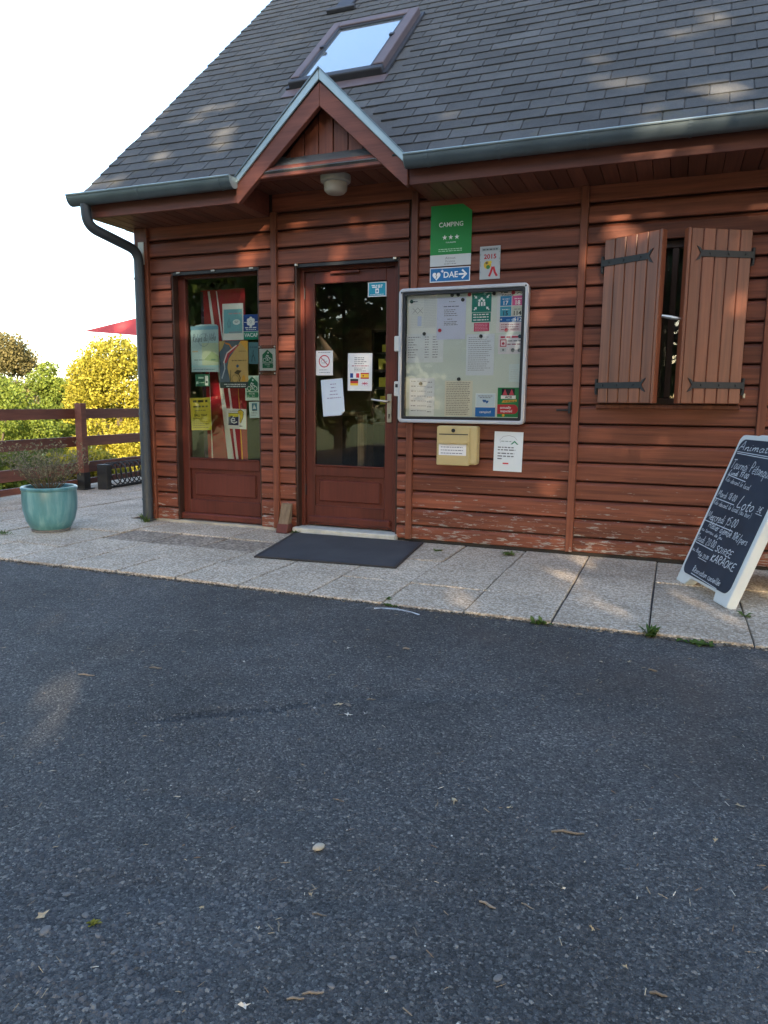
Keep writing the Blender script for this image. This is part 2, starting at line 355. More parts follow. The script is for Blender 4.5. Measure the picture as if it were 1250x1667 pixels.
# loose aggregate sitting in the asphalt skin, densest by the worn patch
def stones(n, seed, area, smin, smax, mat_, name, parent, bias):
    rg = np.random.default_rng(seed); P = []
    while len(P) < n:
        y = area[2]+(area[3]-area[2])*rg.random()**bias; x = area[0]+(area[1]-area[0])*rg.random()
        P.append((x, y))
    P = np.array(P); z = np.array([ground_z(a, b) for a, b in P])
    s = smin+(smax-smin)*rg.random(n)**3
    base = np.array([(1, 0, 0), (0.3, 0.95, 0), (-0.8, 0.6, 0), (-0.9, -0.5, 0), (0.2, -1, 0), (0.15, 0.1, 0.75), (-0.25, -0.2, 0.62)], float)
    fc = np.array([(0, 1, 5), (1, 2, 5), (2, 6, 5), (2, 3, 6), (3, 4, 6), (4, 0, 5), (4, 5, 6)])
    a = rg.random(n)*6.283; ca, sa = np.cos(a), np.sin(a)
    jit = 1+0.5*(rg.random((n, 7, 3))-0.5); b = base[None]*jit*s[:, None, None]; b[:, :, 2] *= 0.8
    X = b[:, :, 0]*ca[:, None]-b[:, :, 1]*sa[:, None]; Y = b[:, :, 0]*sa[:, None]+b[:, :, 1]*ca[:, None]
    v = np.stack([X+P[:, :1], Y+P[:, 1:2], b[:, :, 2]+z[:, None]-0.12*s[:, None]], -1).reshape(-1, 3)
    f = (fc[None]+7*np.arange(n)[:, None, None]).reshape(-1, 3)
    me = bpy.data.meshes.new(name); me.from_pydata(v.tolist(), [], f.tolist()); me.materials.append(MATS[mat_]); me.update()
    return tag(link(name, me, (0, 0, 0), parent), kind='stuff')
def grit_mat(name, c1, c2, c3):
    t = NT(name); r = t.node('ShaderNodeNewGeometry').outputs['Random Per Island']
    t.set('Base Color', t.ramp(r, [(0.0, c1), (0.85, c2), (1.0, c3)])); t.set('Roughness', 0.8)
grit_mat('grit_dark', (0.04, 0.043, 0.048), (0.12, 0.123, 0.13), (0.24, 0.235, 0.22))
grit_mat('grit_pale', (0.16, 0.15, 0.13), (0.38, 0.36, 0.32), (0.62, 0.60, 0.55))
stones(26000, 3, (-1.1, 1.3, -4.6, -3.2), 0.0015, 0.0065, 'grit_dark', 'asphalt_grit', ground, 1.3)
stones(16000, 5, (-2.6, 1.9, -4.2, -1.8), 0.0015, 0.005, 'grit_dark', 'asphalt_grit', ground, 1.2)
stones(1800, 4, (-0.75, -0.05, -4.35, -3.95), 0.003, 0.010, 'grit_dark', 'loose_gravel', ground, 1.3)
stones(3600, 6, (-3.0, 1.7, -4.5, -1.75), 0.0008, 0.004, 'grit_pale', 'pale_grit', ground, 1.4)
# pale rubble lying in the broken seam
rb = MB(); rg = random.Random(5)
for i in range(130):
    t = rg.random()**0.7; x = -0.92+0.55*t+rg.gauss(0, 0.022); y = -3.40+0.46*t+rg.gauss(0, 0.020)-0.014+0.012*math.sin(t*23); s = 0.002+0.006*rg.random()**2; z = ground_z(x, y)
    a = rg.random()*6.28; c, q = math.cos(a)*s, math.sin(a)*s
    rb.add([(x+c*1.6, y+q*1.6, z), (x-q, y+c, z), (x-c*1.3, y-q*1.3, z), (x+q, y-c, z), (x, y, z+s*0.8)], [(0, 1, 4), (1, 2, 4), (2, 3, 4), (3, 0, 4)])
grit_mat('grit_mid', (0.06, 0.06, 0.06), (0.17, 0.16, 0.145), (0.5, 0.48, 0.44))
tag(obj('seam_rubble', rb, 'grit_mid', ground, norm=False), kind='stuff')
# dry needles and straw bits blown over the yard
nd = MB(); rg = random.Random(15)
for i in range(900):
    y = -4.45+2.7*rg.random()**1.25; x = rg.uniform(-3.0, 1.6); a = rg.random()*3.14; L = rg.uniform(0.003, 0.012); w = rg.uniform(0.0005, 0.0011); z = ground_z(x, y)+0.0022; c, q = math.cos(a), math.sin(a)
    nd.add([(x-c*L-q*w, y-q*L+c*w, z), (x-c*L+q*w, y-q*L-c*w, z), (x+c*L+q*w, y+q*L-c*w, z+rg.uniform(0, .002)), (x+c*L-q*w, y+q*L+c*w, z+rg.uniform(0, .002)), (x, y, z+w*2)], [(0, 1, 4), (1, 2, 4), (2, 3, 4), (3, 0, 4)])
grit_mat('straw', (0.20, 0.12, 0.07), (0.45, 0.36, 0.24), (0.70, 0.66, 0.58))
tag(obj('needle_litter', nd, 'straw', ground, norm=False), kind='stuff')
# soil crumbs washed against the paving edge
ec = MB()
for i in range(2600):
    x = rg.uniform(-3.6, 2.0); y = -1.712-abs(rg.gauss(0, 0.011+0.010*max(0, mnoise.noise((x*2.3, 0, 5))))); s_ = 0.002+0.010*rg.random()**2; z = ground_z(x, y)-0.001; a = rg.random()*6.28; c, q = math.cos(a)*s_, math.sin(a)*s_
    ec.add([(x+c*1.4, y+q*1.4, z), (x-q, y+c, z), (x-c*1.2, y-q*1.2, z), (x+q, y-c, z), (x, y, z+s_*0.9)], [(0, 1, 4), (1, 2, 4), (2, 3, 4), (3, 0, 4)])
grit_mat('edge_soil', (0.025, 0.022, 0.018), (0.10, 0.085, 0.065), (0.30, 0.27, 0.22))
tag(obj('edge_dirt', ec, 'edge_soil', ground, norm=False), kind='stuff')
# white scrape mark
def ribbon(pts, w, hz, mb, m=0):
    n = len(pts); L = []
    for i, p in enumerate(pts):
        a = Vector(pts[max(i-1, 0)]); b = Vector(pts[min(i+1, n-1)]); d = (b-a); d = d.normalized() if d.length > 1e-9 else Vector((1, 0))
        ww = w[i] if isinstance(w, list) else w
        L.append((p[0]-d.y*ww/2, p[1]+d.x*ww/2)); L.append((p[0]+d.y*ww/2, p[1]-d.x*ww/2))
    mb.add([(x, y, hz(x, y, k)) for k, (x, y) in enumerate(L)], [(2*i, 2*i+1, 2*i+3, 2*i+2) for i in range(n-1)], m)
sm = MB(); rg = random.Random(2)
for off, ww, a0, a1 in ((0, 0.011, 0.15, 1), (0.014, 0.004, 0.0, 0.55), (-0.012, 0.004, 0.3, 0.8)):
    pts = [(-0.80+0.30*t, -1.862+0.098*math.sin(math.pi*(0.12+0.72*t))+off) for t in [a0+(a1-a0)*i/16 for i in range(17)]]
    ribbon(pts, [ww*(0.35+0.9*rg.random()) for _ in pts], lambda x, y, k: ground_z(x, y)+0.0016, sm)
obj('scrape_mark', sm, ink((225, 228, 230)), ground, norm=False)

# ------------------------------------------------------------------ pavement
pb = MB(); pb.box(-6.75, 3.6, -1.705, 0.06, -0.06, -0.020); pb.box(-6.75, -3.64, 0.06, 7.0, -0.06, -0.0205)
pave = tag(obj('pavement', pb, 'bed_soil_gap_shade', origin=(0, 0, 0)), kind='structure')
rg = random.Random(11)
def slab(x0, x1, y0, y1, m='slab_concrete', dz=None, tilt=1.0, gap=(0.003, 0.004)):
    g = rg.uniform(*gap); h = rg.uniform(-0.004, 0.003) if dz is None else dz
    cx, cy = (x0+x1)/2, (y0+y1)/2; tx, ty = rg.uniform(-0.006, 0.006)*tilt, rg.uniform(-0.006, 0.006)*tilt
    b = MB(); b.box(x0-cx+g, x1-cx-g, y0-cy+g*0.9, y1-cy-g*0.9, -0.045, 0)
    b.v = [(x, y, z+(tx*x+ty*y if z == 0 else 0)) for x, y, z in b.v]
    me = mesh_of('slab', b, [m], (0, 0, 0), bevel=0.004)
    return link('slab', me, (cx, cy, h), pave)
xs = [1.035-0.4455*k for k in range(-6, 18)]
rows = [-1.71, -1.252, -0.62, -0.004]
for k in range(len(xs)-1):
    x1, x0 = xs[k], xs[k+1]
    if x0 < -6.75: continue
    for j in range(3):
        if x0 < -2.3 and x1 > -3.0 and j == 1:                     # worn slabs with bare pebbles
            slab(x0, x1, -1.252, -0.86, gap=(0.002, 0.003)); slab(x0, x1, -0.86, -0.46, 'slab_pebble', -0.006, 2.5); continue
        if x0 < -2.3 and x1 > -3.0 and j == 2:
            slab(x0, x1, -0.46, -0.004); continue
        if x0 > 0.5 and x1 < 1.1: slab(x0, x1, rows[j], rows[j+1], dz=(0.004, -0.006, -0.003)[j], tilt=2.0, gap=(0.004, 0.006))
        else: slab(x0, x1, rows[j], rows[j+1], gap=(0.006, 0.009) if x1 < -1.3 else (0.004, 0.006) if rg.random() < 0.6 else (0.0025, 0.0035))
yy = -0.004
while yy < 6.5:
    for k in range(len(xs)-1):
        x1, x0 = xs[k], xs[k+1]
        if x1 < -3.60 and x0 > -6.75: slab(x0, min(x1, -3.66), yy, yy+0.62, gap=(0.006, 0.009))
    yy += 0.62

# ------------------------------------------------------------------ cabin
cabin = thing('wooden_cabin', 'reddish brown wooden cabin with dark shingle roof, small porch gable and skylight', 'building', (-0.1, 3.0, 0))
TOP = 2.475; XL = -3.66; XR = 3.55; DEPTH = 6.4; PIT = R(43)
holes = [(-3.346, -2.501, 0.0, 2.109), (-2.182, -1.307, 0.0, 2.109), (0.15, 1.008, 1.054, 2.109)]
# wall cores
wb = MB()
def wall_rects(x0, x1, z0, z1, hs):
    xsx = sorted({x0, x1, *[h[0] for h in hs], *[h[1] for h in hs]}); out = []
    for a, b in zip(xsx, xsx[1:]):
        cz = [z0]; mid = (a+b)/2
        blk = sorted((h[2], h[3]) for h in hs if h[0] <= mid <= h[1]); z = z0
        for lo, hi in blk:
            if lo > z: out.append((a, b, z, lo))
            z = hi
        if z < z1: out.append((a, b, z, z1))
    return out
for a, b, c, d in wall_rects(XL+0.012, XR, 0.0, 2.66, holes): wb.box(a, b, 0.012, 0.10, c, d)
wall = obj('wall', wb, 'dark_wood', cabin)
eb = MB()
RID = (DEPTH/2+0.0); rz = 2.65+(RID+0.47)*math.tan(PIT)
eb.prism_x([(0.1, 0.0), (DEPTH, 0.0), (DEPTH, 2.66), (RID, rz-0.12), (0.1, 2.66)], XL+0.012, XL+0.10)
eb.prism_x([(0.1, 0.0), (DEPTH, 0.0), (DEPTH, 2.66), (RID, rz-0.12), (0.1, 2.66)], XR-0.09, XR)
eb.box(XL+0.1, XR-0.09, DEPTH-0.1, DEPTH, 0, 2.66)
obj('end_wall', eb, 'interior_wall', cabin)
ib = MB(); ib.box(XL+0.1, XR-0.09, 0.1, DEPTH-0.1, -0.02, 0.012); obj('inner_floor', ib, plain('inner_tiles', (0.13, 0.115, 0.10), 0.5), cabin)
ib = MB(); ib.box(XL+0.1, XR-0.09, 0.1, DEPTH-0.1, 2.62, 2.66); obj('inner_ceiling', ib, 'interior_wall', cabin)
ib = MB(); ib.box(XL+0.1, XR-0.09, 2.6, 2.66, 0.012, 2.62); ib.box(-0.62, -0.56, 0.1, 2.6, 0.012, 2.62); ib.box(-2.42, -2.37, 0.1, 1.3, 0.012, 2.62); obj('partition', ib, 'interior_wall', cabin)
# siding boards
P = 0.1318; BC = {}
def board(x0, x1, k, y=0.0):
    key = (round(x1-x0, 3), k == 0, k >= 18)
    if key not in BC:
        L = x1-x0; z0 = 0.022 if k == 0 else 0.0; z1 = P if k < 18 else P
        # face with a drip lip below and a sloped, lit shoulder above
        prof = [(0.012, z0), (-0.001, z0+0.001), (-0.004, z0+0.006), (-0.004, z1-0.030), (-0.001, z1-0.024), (0.0105, z1-0.015), (0.012, z1-0.012), (0.012, z1)]
        b = MB(); b.prism_x(prof, -L/2, L/2); BC[key] = mesh_of('board', b, ['siding_wood'], (0, 0, 0))
    return link('board', BC[key], ((x0+x1)/2, y, k*P), cabin)
bays = [(-3.555, -2.380), (-2.329, -1.236), (-1.183, -0.026), (0.026, 1.122), (1.174, 2.33), (2.38, 3.50)]
for k in range(19):
    for a, b in bays:
        segs = [(a, b)]
        for h in holes:
            if h[2]-0.01 <= k*P+0.05 <= h[3]:
                ns = []
                for s0, s1 in segs:
                    if h[1] <= s0 or h[0] >= s1: ns.append((s0, s1)); continue
                    if h[0]-s0 > 0.02: ns.append((s0, h[0]))
                    if s1-h[1] > 0.02: ns.append((h[1], s1))
                segs = ns
        for s0, s1 in segs: board(s0+0.001, s1-0.001, k)
# porch wall upper strip
b = MB(); b.box(-2.37, -1.10, -0.001, 0.012, 19*P, 2.66); obj('upper_board', b, 'siding_wood', cabin)
# battens and corner trim
def batten(x, z0, z1, w=0.05, t=0.026, lean=0.0, m='batten_wood'):
    b = MB(); b.box(x-w/2, x+w/2, -t, 0.012, z0, z1); b.v = [(v[0]+lean*(v[2]-z0), v[1], v[2]) for v in b.v]
    return obj('batten', b, m, cabin, bevel=0.004)
batten(-2.354, 0.02, 2.50); batten(-1.206, 0.02, 0.94); batten(-1.188, 1.84, 2.55); batten(0.0, 0.02, TOP); batten(1.148, 0.02, TOP); batten(2.355, 0.02, TOP)
b = MB(); b.box(-3.672, -3.557, -0.030, 0.012, 0.02, TOP); obj('corner_trim', b, 'batten_wood', cabin, bevel=0.004)
b = MB(); b.box(-3.69, -3.662, -0.030, 0.09, 0.02, TOP); obj('corner_trim', b, 'batten_wood', cabin, bevel=0.004)
for k in range(19):                                          # side wall boards
    b = MB(); b.box(-0.002, 0.012, 0, DEPTH-0.11, 0.0, P-0.012)
    if k == 0: SB = mesh_of('board', b, ['siding_wood'], (0, 0, 0))
    link('board', SB, (XL-0.004, 0.1, k*P+0.01), cabin)
b = MB(); b.box(XL+0.02, -2.19, -0.006, 0.10, -0.02, 0.021); obj('plinth', b, 'concrete', cabin); b = MB(); b.box(-1.30, XR, 0.006, 0.10, -0.02, 0.018); obj('plinth', b, 'bed_soil_gap_shade', cabin)  # right plinth coloured near-black to stand for the shaded gap under the boards
b = MB(); b.box(-2.19, -1.298, -0.055, 0.15, -0.02, 0.045); obj('threshold', b, plain('threshold_stone', (0.46, 0.47, 0.43), 0.85, 0, 0.25, 12, bump=0.5), cabin, bevel=0.006)

# soffit, fascia
YF = -0.42
GX0, GX1, GXC = -2.39, -1.09, -1.725
def soff(x0, x1, z):
    n = int((x1-x0)/0.098)
    for i in range(n):
        a = x0+(x1-x0)*i/n; w = (x1-x0)/n
        key = round(w, 4)
        if key not in SOF:
            b = MB(); b.box(-w/2+0.002, w/2-0.002, YF+0.002, -0.001, 0, 0.016); SOF[key] = mesh_of('soffit_plank', b, ['soffit_wood'], (0, 0, 0), bevel=0.003)
        link('soffit_plank', SOF[key], (a+w/2, 0, z), cabin)
SOF = {}
soff(-3.79, GX0-0.02, TOP); soff(GX1+0.02, 3.7, TOP); soff(GX0-0.02, GX1+0.02, 2.635)
b = MB(); b.box(-3.80, -3.685, -0.001, DEPTH, TOP, TOP+0.016); obj('verge_soffit', b, 'soffit_wood', cabin)
b = MB(); b.box(-3.80, GX0-0.005, YF-0.026, YF, TOP-0.006, 2.60); obj('fascia', b, 'eave_wood', cabin, bevel=0.003)
b = MB(); b.box(GX1+0.005, 3.72, YF-0.026, YF, TOP-0.006, 2.60); obj('fascia', b, 'eave_wood', cabin, bevel=0.003)
for x in (GX0-0.03, GX1+0.008): b = MB(); b.box(x, x+0.022, YF, 0, TOP, 2.66); obj('porch_cheek', b, 'eave_wood', cabin)
# verge board along the left slope
c_, s_ = math.cos(PIT), math.sin(PIT)
def rp(s, off=0.0): return (-0.47+s*c_-off*s_, 2.65+s*s_+off*c_)      # (y,z) on the roof slope
SL = (RID+0.47)/c_
b = MB(); b.prism_x([rp(0.03, -0.02), rp(SL, -0.02), rp(SL, -0.17), rp(0.03, -0.15)], -3.80, -3.775); obj('verge_board', b, 'eave_wood', cabin)

# roof deck and shingles
rb_ = MB()
rb_.prism_x([rp(0, 0), rp(SL, 0), rp(SL, -0.05), rp(0, -0.05)], -3.795, 3.72)
yb, zb = rp(0); rb_.prism_x([(2*RID-y, z) for y, z in (rp(0, 0), rp(SL, 0), rp(SL, -0.05), rp(0, -0.05))], -3.795, 3.72)
roof = obj('roof', rb_, 'shingle', cabin, origin=(-0.04, -0.47, 2.65))
EXPO, TAB = 0.139, 0.2375
SKX0, SKX1, SKS0, SKS1 = -2.50, -1.675, 1.42, 2.62
rg = random.Random(4); tabs = []
for j in range(int(SL/EXPO)+1):
    s0 = j*EXPO; x = -3.80-TAB*(0.5 if j % 2 else 0)+rg.uniform(-0.02, 0.02)
    while x < 3.72:
        a, c = max(x, -3.802), min(x+TAB, 3.72); x += TAB
        if c-a < 0.03: continue
        s1 = min(s0+EXPO, SL)
        if SKX0-0.02 < (a+c)/2 < SKX1+0.02 and SKS0 < s0+0.03 and s1-0.03 < SKS1: continue
        # the porch roof covers a triangle at the eave
        zz = rp(s0+0.03)[1]
        if abs((a+c)/2-GXC)+0.05 < 0.70*(3.27-zz)/0.64 and zz < 3.27: continue
        tabs.append((s0, s1, a, c))
view = cam.matrix_world.inverted()
def vis(t):
    p = view @ Vector(((t[2]+t[3])/2, *rp((t[0]+t[1])/2)))
    u, v = -p.x/p.z*1188.43, -p.y/p.z*1188.43
    return p.z < 0 and abs(u) < 660 and abs(v) < 870, -p.z
ranked = sorted(tabs, key=lambda t: (not vis(t)[0], vis(t)[1]))
SH = {}
def tabgeo(mb, t, r, x0, lift):
    s0, s1, a, c = t; g = 0.0045
    th = 0.011; q = [rp(s0, 0.0), rp(s0, th+lift), rp(s1+0.01, 0.004), rp(s1+0.01, 0.0)]
    mb.prism_x(q, a-x0+g, c-x0-g)
for t in ranked[:300]:
    b = MB(); lift = rg.choice((0.0, 0.0015, 0.003)); key = (round(t[3]-t[2], 3), lift)
    yc, zc = rp(t[0]); xc = (t[2]+t[3])/2
    if key not in SH:
        tabgeo(b, (0, t[1]-t[0], t[2], t[3]), rg, xc, lift); b.v = [(x, y+0.47, z-2.65) for x, y, z in b.v]
        SH[key] = mesh_of('shingle', b, ['shingle'], (0, 0, 0))
    o = link('shingle', SH[key], (xc, yc, zc), roof); o.rotation_euler = (0, 0, rg.uniform(-0.006, 0.006))
b = MB()
for t in ranked[300:]: tabgeo(b, t, rg, 0.0, rg.choice((0.0, 0.0015, 0.003)))
tag(obj('shingle_field', b, 'shingle', roof, origin=(0, 0, 2.65)), kind='stuff')
b = MB(); b.prism_x([rp(SL-0.15, 0.014), rp(SL, 0.03), (2*RID-rp(SL-0.15, 0.014)[0], rp(SL-0.15, 0.014)[1]), (RID, rz-0.02)], -3.80, 3.72); obj('ridge_cap', b, 'shingle', roof)

# skylight (part of the cabin)
sk = part_group('skylight', (-2.08, rp(1.45)[0], rp(1.45)[1]), cabin)
def rbox(mb, x0, x1, s0, s1, o0, o1, m=0):
    mb.prism_x([rp(s0, o0), rp(s1, o0), rp(s1, o1), rp(s0, o1)], x0, x1, m)
for x0, x1, s0, s1 in ((SKX0, SKX0+0.075, SKS0+0.04, SKS1), (SKX1-0.085, SKX1, SKS0+0.04, SKS1), (SKX0+0.075, SKX1-0.085, SKS1-0.10, SKS1)):
    b = MB(); rbox(b, x0, x1, s0, s1, 0.002, 0.085); obj('casing', b, 'skylight_metal', sk, bevel=0.006)
b = MB(); rbox(b, SKX0-0.004, SKX1+0.004, SKS0-0.03, SKS0+0.04, 0.002, 0.075); obj('bottom_casing', b, 'skylight_dark', sk, bevel=0.012, seg=2)
b = MB(); rbox(b, SKX0-0.03, SKX1+0.05, SKS0-0.17, SKS0-0.03, 0.012, 0.018); obj('flashing', b, 'skylight_metal', sk)
for x0, x1 in ((SKX0+0.075, SKX0+0.098), (SKX1-0.108, SKX1-0.085)):
    b = MB(); rbox(b, x0, x1, SKS0+0.04, SKS1-0.10, 0.03, 0.075); obj('sash', b, 'skylight_dark', sk)
b = MB(); rbox(b, SKX0+0.098, SKX1-0.108, SKS1-0.135, SKS1-0.10, 0.03, 0.07); rbox(b, SKX0+0.098, SKX1-0.108, SKS0+0.04, SKS0+0.055, 0.03, 0.07); obj('sash', b, 'skylight_dark', sk)
b = MB(); rbox(b, SKX0+0.098, SKX1-0.108, SKS0+0.055, SKS1-0.135, 0.045, 0.058); obj('glass', b, 'skylight_glass', sk)
for x in (SKX0+0.08, SKX1-0.10):
    b = MB(); rbox(b, x-0.01, x+0.03, 2.02, 2.06, 0.08, 0.094); obj('hinge_cover', b, 'skylight_dark', sk)
for sgn, x in ((-1, SKX0), (1, SKX1)):
    b = MB(); rbox(b, x+(0.0 if sgn > 0 else -0.035), x+(0.035 if sgn > 0 else 0.0), SKS0-0.03, SKS1+0.03, 0.012, 0.03); obj('side_flashing', b, 'skylight_dark', sk)
# roof vent
vt = MB(); rbox(vt, -2.80, -2.50, 3.18, 3.23, 0.01, 0.05); rbox(vt, -2.74, -2.56, 3.23, 3.5, 0.01, 0.035)
obj('roof_vent', vt, 'skylight_dark', cabin, bevel=0.006)

# porch gable
YG = -0.47
def rake(sg):
    # board from apex down to the foot, in the XZ plane
    xe = GX0-0.005 if sg < 0 else GX1+0.005
    ax, az = GXC, 3.185; fx, fz = xe, 2.60
    d = Vector((fx-ax, fz-az)).normalized(); n = Vector((d.y, -d.x)) if sg < 0 else Vector((-d.y, d.x))
    if n.y > 0: n = -n
    w = 0.115
    inner = [(ax, az-w/abs(n.y)), (fx, fz-w/abs(n.y)+0.0)]
    b = MB(); b.prism([(ax, az), (fx, fz), (fx+0.0, fz-0.135), (fx-sg*0.012, fz-0.145), inner[0]], YG, YG+0.045)
    return obj('rake_board', b, 'rake_wood', cabin, bevel=0.004)
rake(-1); rake(1)
def cap(sg):
    xe = GX0-0.01 if sg < 0 else GX1+0.01
    ax, az, fx, fz = GXC, 3.268, xe-0.0, 2.632
    b = MB(); b.prism([(ax, az), (fx, fz), (fx, fz-0.058), (ax, az-0.075)], YG-0.014, YG-0.001)
    obj('edge_flashing', b, 'zinc_light', cabin, bevel=0.004)
    b = MB(); b.prism([(ax, az+0.006), (fx, fz+0.006), (fx, fz-0.006), (ax, az-0.006)], YG-0.022, YG+0.05); obj('edge_lip', b, 'zinc', cabin)
cap(-1); cap(1)
b = MB(); zr = 3.268
def roofpt(z): return -0.47+(z-2.65)/math.tan(PIT)
for sg in (-1, 1):
    xe = GX0-0.01 if sg < 0 else GX1+0.01
    top = [(GXC, YG+0.05, zr-0.008), (xe, YG+0.05, 2.624), (xe, roofpt(2.624)+0.10, 2.624), (GXC, roofpt(zr)+0.12, zr-0.008)]
    b.add(top+[(x, y, z-0.03) for x, y, z in top], [(0, 1, 2, 3), (7, 6, 5, 4), (0, 4, 5, 1), (1, 5, 6, 2), (2, 6, 7, 3), (3, 7, 4, 0)])
obj('porch_roof', b, 'shingle', cabin)
b = MB(); b.prism_x([(YG+0.012, 2.612), (YG+0.012, 2.672), (YG+0.055, 2.700), (-0.30, 2.706), (-0.30, 2.64), (YG+0.06, 2.612)], GX0+0.10, GX1-0.10); obj('tie_beam', b, 'eave_wood', cabin, bevel=0.006)
n = 9; x0 = GX0+0.14; x1 = GX1-0.14
for i in range(n):                                          # vertical planks filling the gable
    a = x0+(x1-x0)*i/n+0.003; c = x0+(x1-x0)*(i+1)/n-0.003
    h = lambda x: 3.10-abs(x-GXC)*0.965
    if a < GXC < c: pts = [(a, 2.68), (c, 2.68), (c, h(c)), (GXC, h(GXC)), (a, h(a))]
    else: pts = [(a, 2.68), (c, 2.68), (c, max(2.70, h(c))), (a, max(2.70, h(a)))]
    b = MB(); b.prism(pts, -0.345+0.003*(i % 2), -0.325); obj('gable_plank', b, 'gable_wood', cabin, bevel=0.003)
b = MB(); b.prism([(x0-0.1, 2.66), (x1+0.1, 2.66), (GXC, 3.16)], -0.323, -0.31); obj('gable_backing', b, 'dark_wood', cabin)

# gutters
def gutter(x0, x1, ends, bands):
    prof = []; r = 0.062; yc = YF-0.026-r-0.006; zc = 2.618
    for i in range(13):
        a = math.pi*i/12; prof.append((yc+r*math.cos(a), zc-r*math.sin(a)*1.12))
    inner = [(yc+(r-0.003)*math.cos(math.pi*i/12), zc-(r-0.003)*math.sin(math.pi*i/12)*1.12) for i in range(12, -1, -1)]
    b = MB(); b.prism_x(prof+inner, x0, x1)
    b.tube([(x0, yc-r-0.002, zc+0.004), (x1, yc-r-0.002, zc+0.004)], 0.008, 8, 1)
    g = obj('gutter', b, ['zinc', 'zinc_light'], cabin, smooth=True)
    for x in ends:
        e = MB(); e.prism_x(prof+[(yc-r, zc+0.008), (yc+r, zc+0.008)][::1], x-0.003, x+0.003); obj('end_cap', e, 'zinc_light', g)
    for x in bands:
        e = MB(); o = [(yc+(r+0.003)*math.cos(math.pi*i/12), zc-(r+0.003)*math.sin(math.pi*i/12)*1.12) for i in range(13)]
        e.prism_x(o+[(y, z) for y, z in prof[::-1]], x-0.009, x+0.009); obj('bracket', e, 'zinc', g)
    return g
gutter(-3.87, GX0+0.005, [-3.87, GX0+0.005], [-3.2, -2.48])
gutter(GX1+0.01, 3.75, [GX1+0.01], [-0.93, -0.47, 0.06, 0.62, 1.2, 1.8])
# downpipe
dp = part_group('downpipe', (-3.61, -0.075, 0), cabin)
def smooth_path(pts, n=8):
    out = [Vector(pts[0])]
    for i in range(1, len(pts)-1):
        a, b_, c = Vector(pts[i-1]), Vector(pts[i]), Vector(pts[i+1]); p = b_+(a-b_).normalized()*min(0.09, (a-b_).length/2); q = b_+(c-b_).normalized()*min(0.09, (c-b_).length/2)
        for k in range(n+1):
            t = k/n; out.append(p*(1-t)**2+b_*2*t*(1-t)+q*t*t)
    out.append(Vector(pts[-1])); return out
b = MB(); b.tube(smooth_path([(-3.74, -0.514, 2.56), (-3.74, -0.50, 2.40), (-3.61, -0.075, 2.28), (-3.61, -0.075, 1.02)]), 0.040, 14); obj('upper_pipe', b, 'pipe_zinc', dp, smooth=True)
b = MB(); b.tube([(-3.61, -0.075, 1.03), (-3.61, -0.075, 0.20), (-3.61, -0.075, 0.004)], 0.044, 14); obj('lower_pipe', b, 'pipe_zinc', dp, smooth=True)
for z, r in ((1.05, 0.047), (0.93, 0.048), (0.19, 0.048), (2.05, 0.044)):
    b = MB(); b.lathe([(r, 0), (r, 0.014)], (-3.61, -0.075, z), 16); obj('collar', b, 'pipe_zinc', dp)
b = MB(); b.box(-3.64, -3.585, -0.040, -0.031, 2.18, 2.36); obj('flashing_plate', b, 'sign_frame', cabin)

# ---- fixed shop window in the left opening
def rail(name, parent, m, x0, x1, y0, y1, z0, z1, bv=0.004):
    b = MB(); b.box(x0, x1, y0, y1, z0, z1); return obj(name, b, m, parent, bevel=bv)
jw = 'joinery_wood'
win = part_group('shop_window', (-2.92, 0.1, 0.03), cabin)
rail('stile', win, jw, -3.346, -3.268, 0.075, 0.125, 0.03, 2.109); rail('stile', win, jw, -2.562, -2.501, 0.075, 0.125, 0.03, 2.109)
rail('top_rail', win, jw, -3.268, -2.562, 0.075, 0.125, 2.062, 2.109); rail('middle_rail', win, jw, -3.268, -2.562, 0.075, 0.125, 0.47, 0.552)
rail('bottom_rail', win, jw, -3.268, -2.562, 0.075, 0.125, 0.085, 0.20); rail('panel', win, jw, -3.262, -2.568, 0.095, 0.12, 0.195, 0.475)
rail('raised_field', win, jw, -3.225, -2.605, 0.084, 0.10, 0.235, 0.435, 0.012); rail('sill', win, jw, -3.34, -2.505, 0.03, 0.13, 0.028, 0.085, 0.01)
rail('bead', win, jw, -3.268, -2.562, 0.066, 0.08, 0.552, 0.566)
b = MB(); b.box(-3.272, -2.558, 0.098, 0.102, 0.55, 2.066); obj('glass', b, 'window_glass', win)
for x0, x1 in ((-3.346, -3.331), (-2.516, -2.501)): rail('reveal', win, 'dark_wood', x0, x1, 0.004, 0.075, 0.03, 2.109, 0.002)
rail('roller_housing', win, 'gasket', -3.33, -2.517, 0.005, 0.03, 2.082, 2.108, 0.002)
for x in (-3.27, -2.93, -2.57): rail('bracket', win, 'steel', x-0.018, x+0.018, -0.006, 0.004, 2.094, 2.107, 0.002)

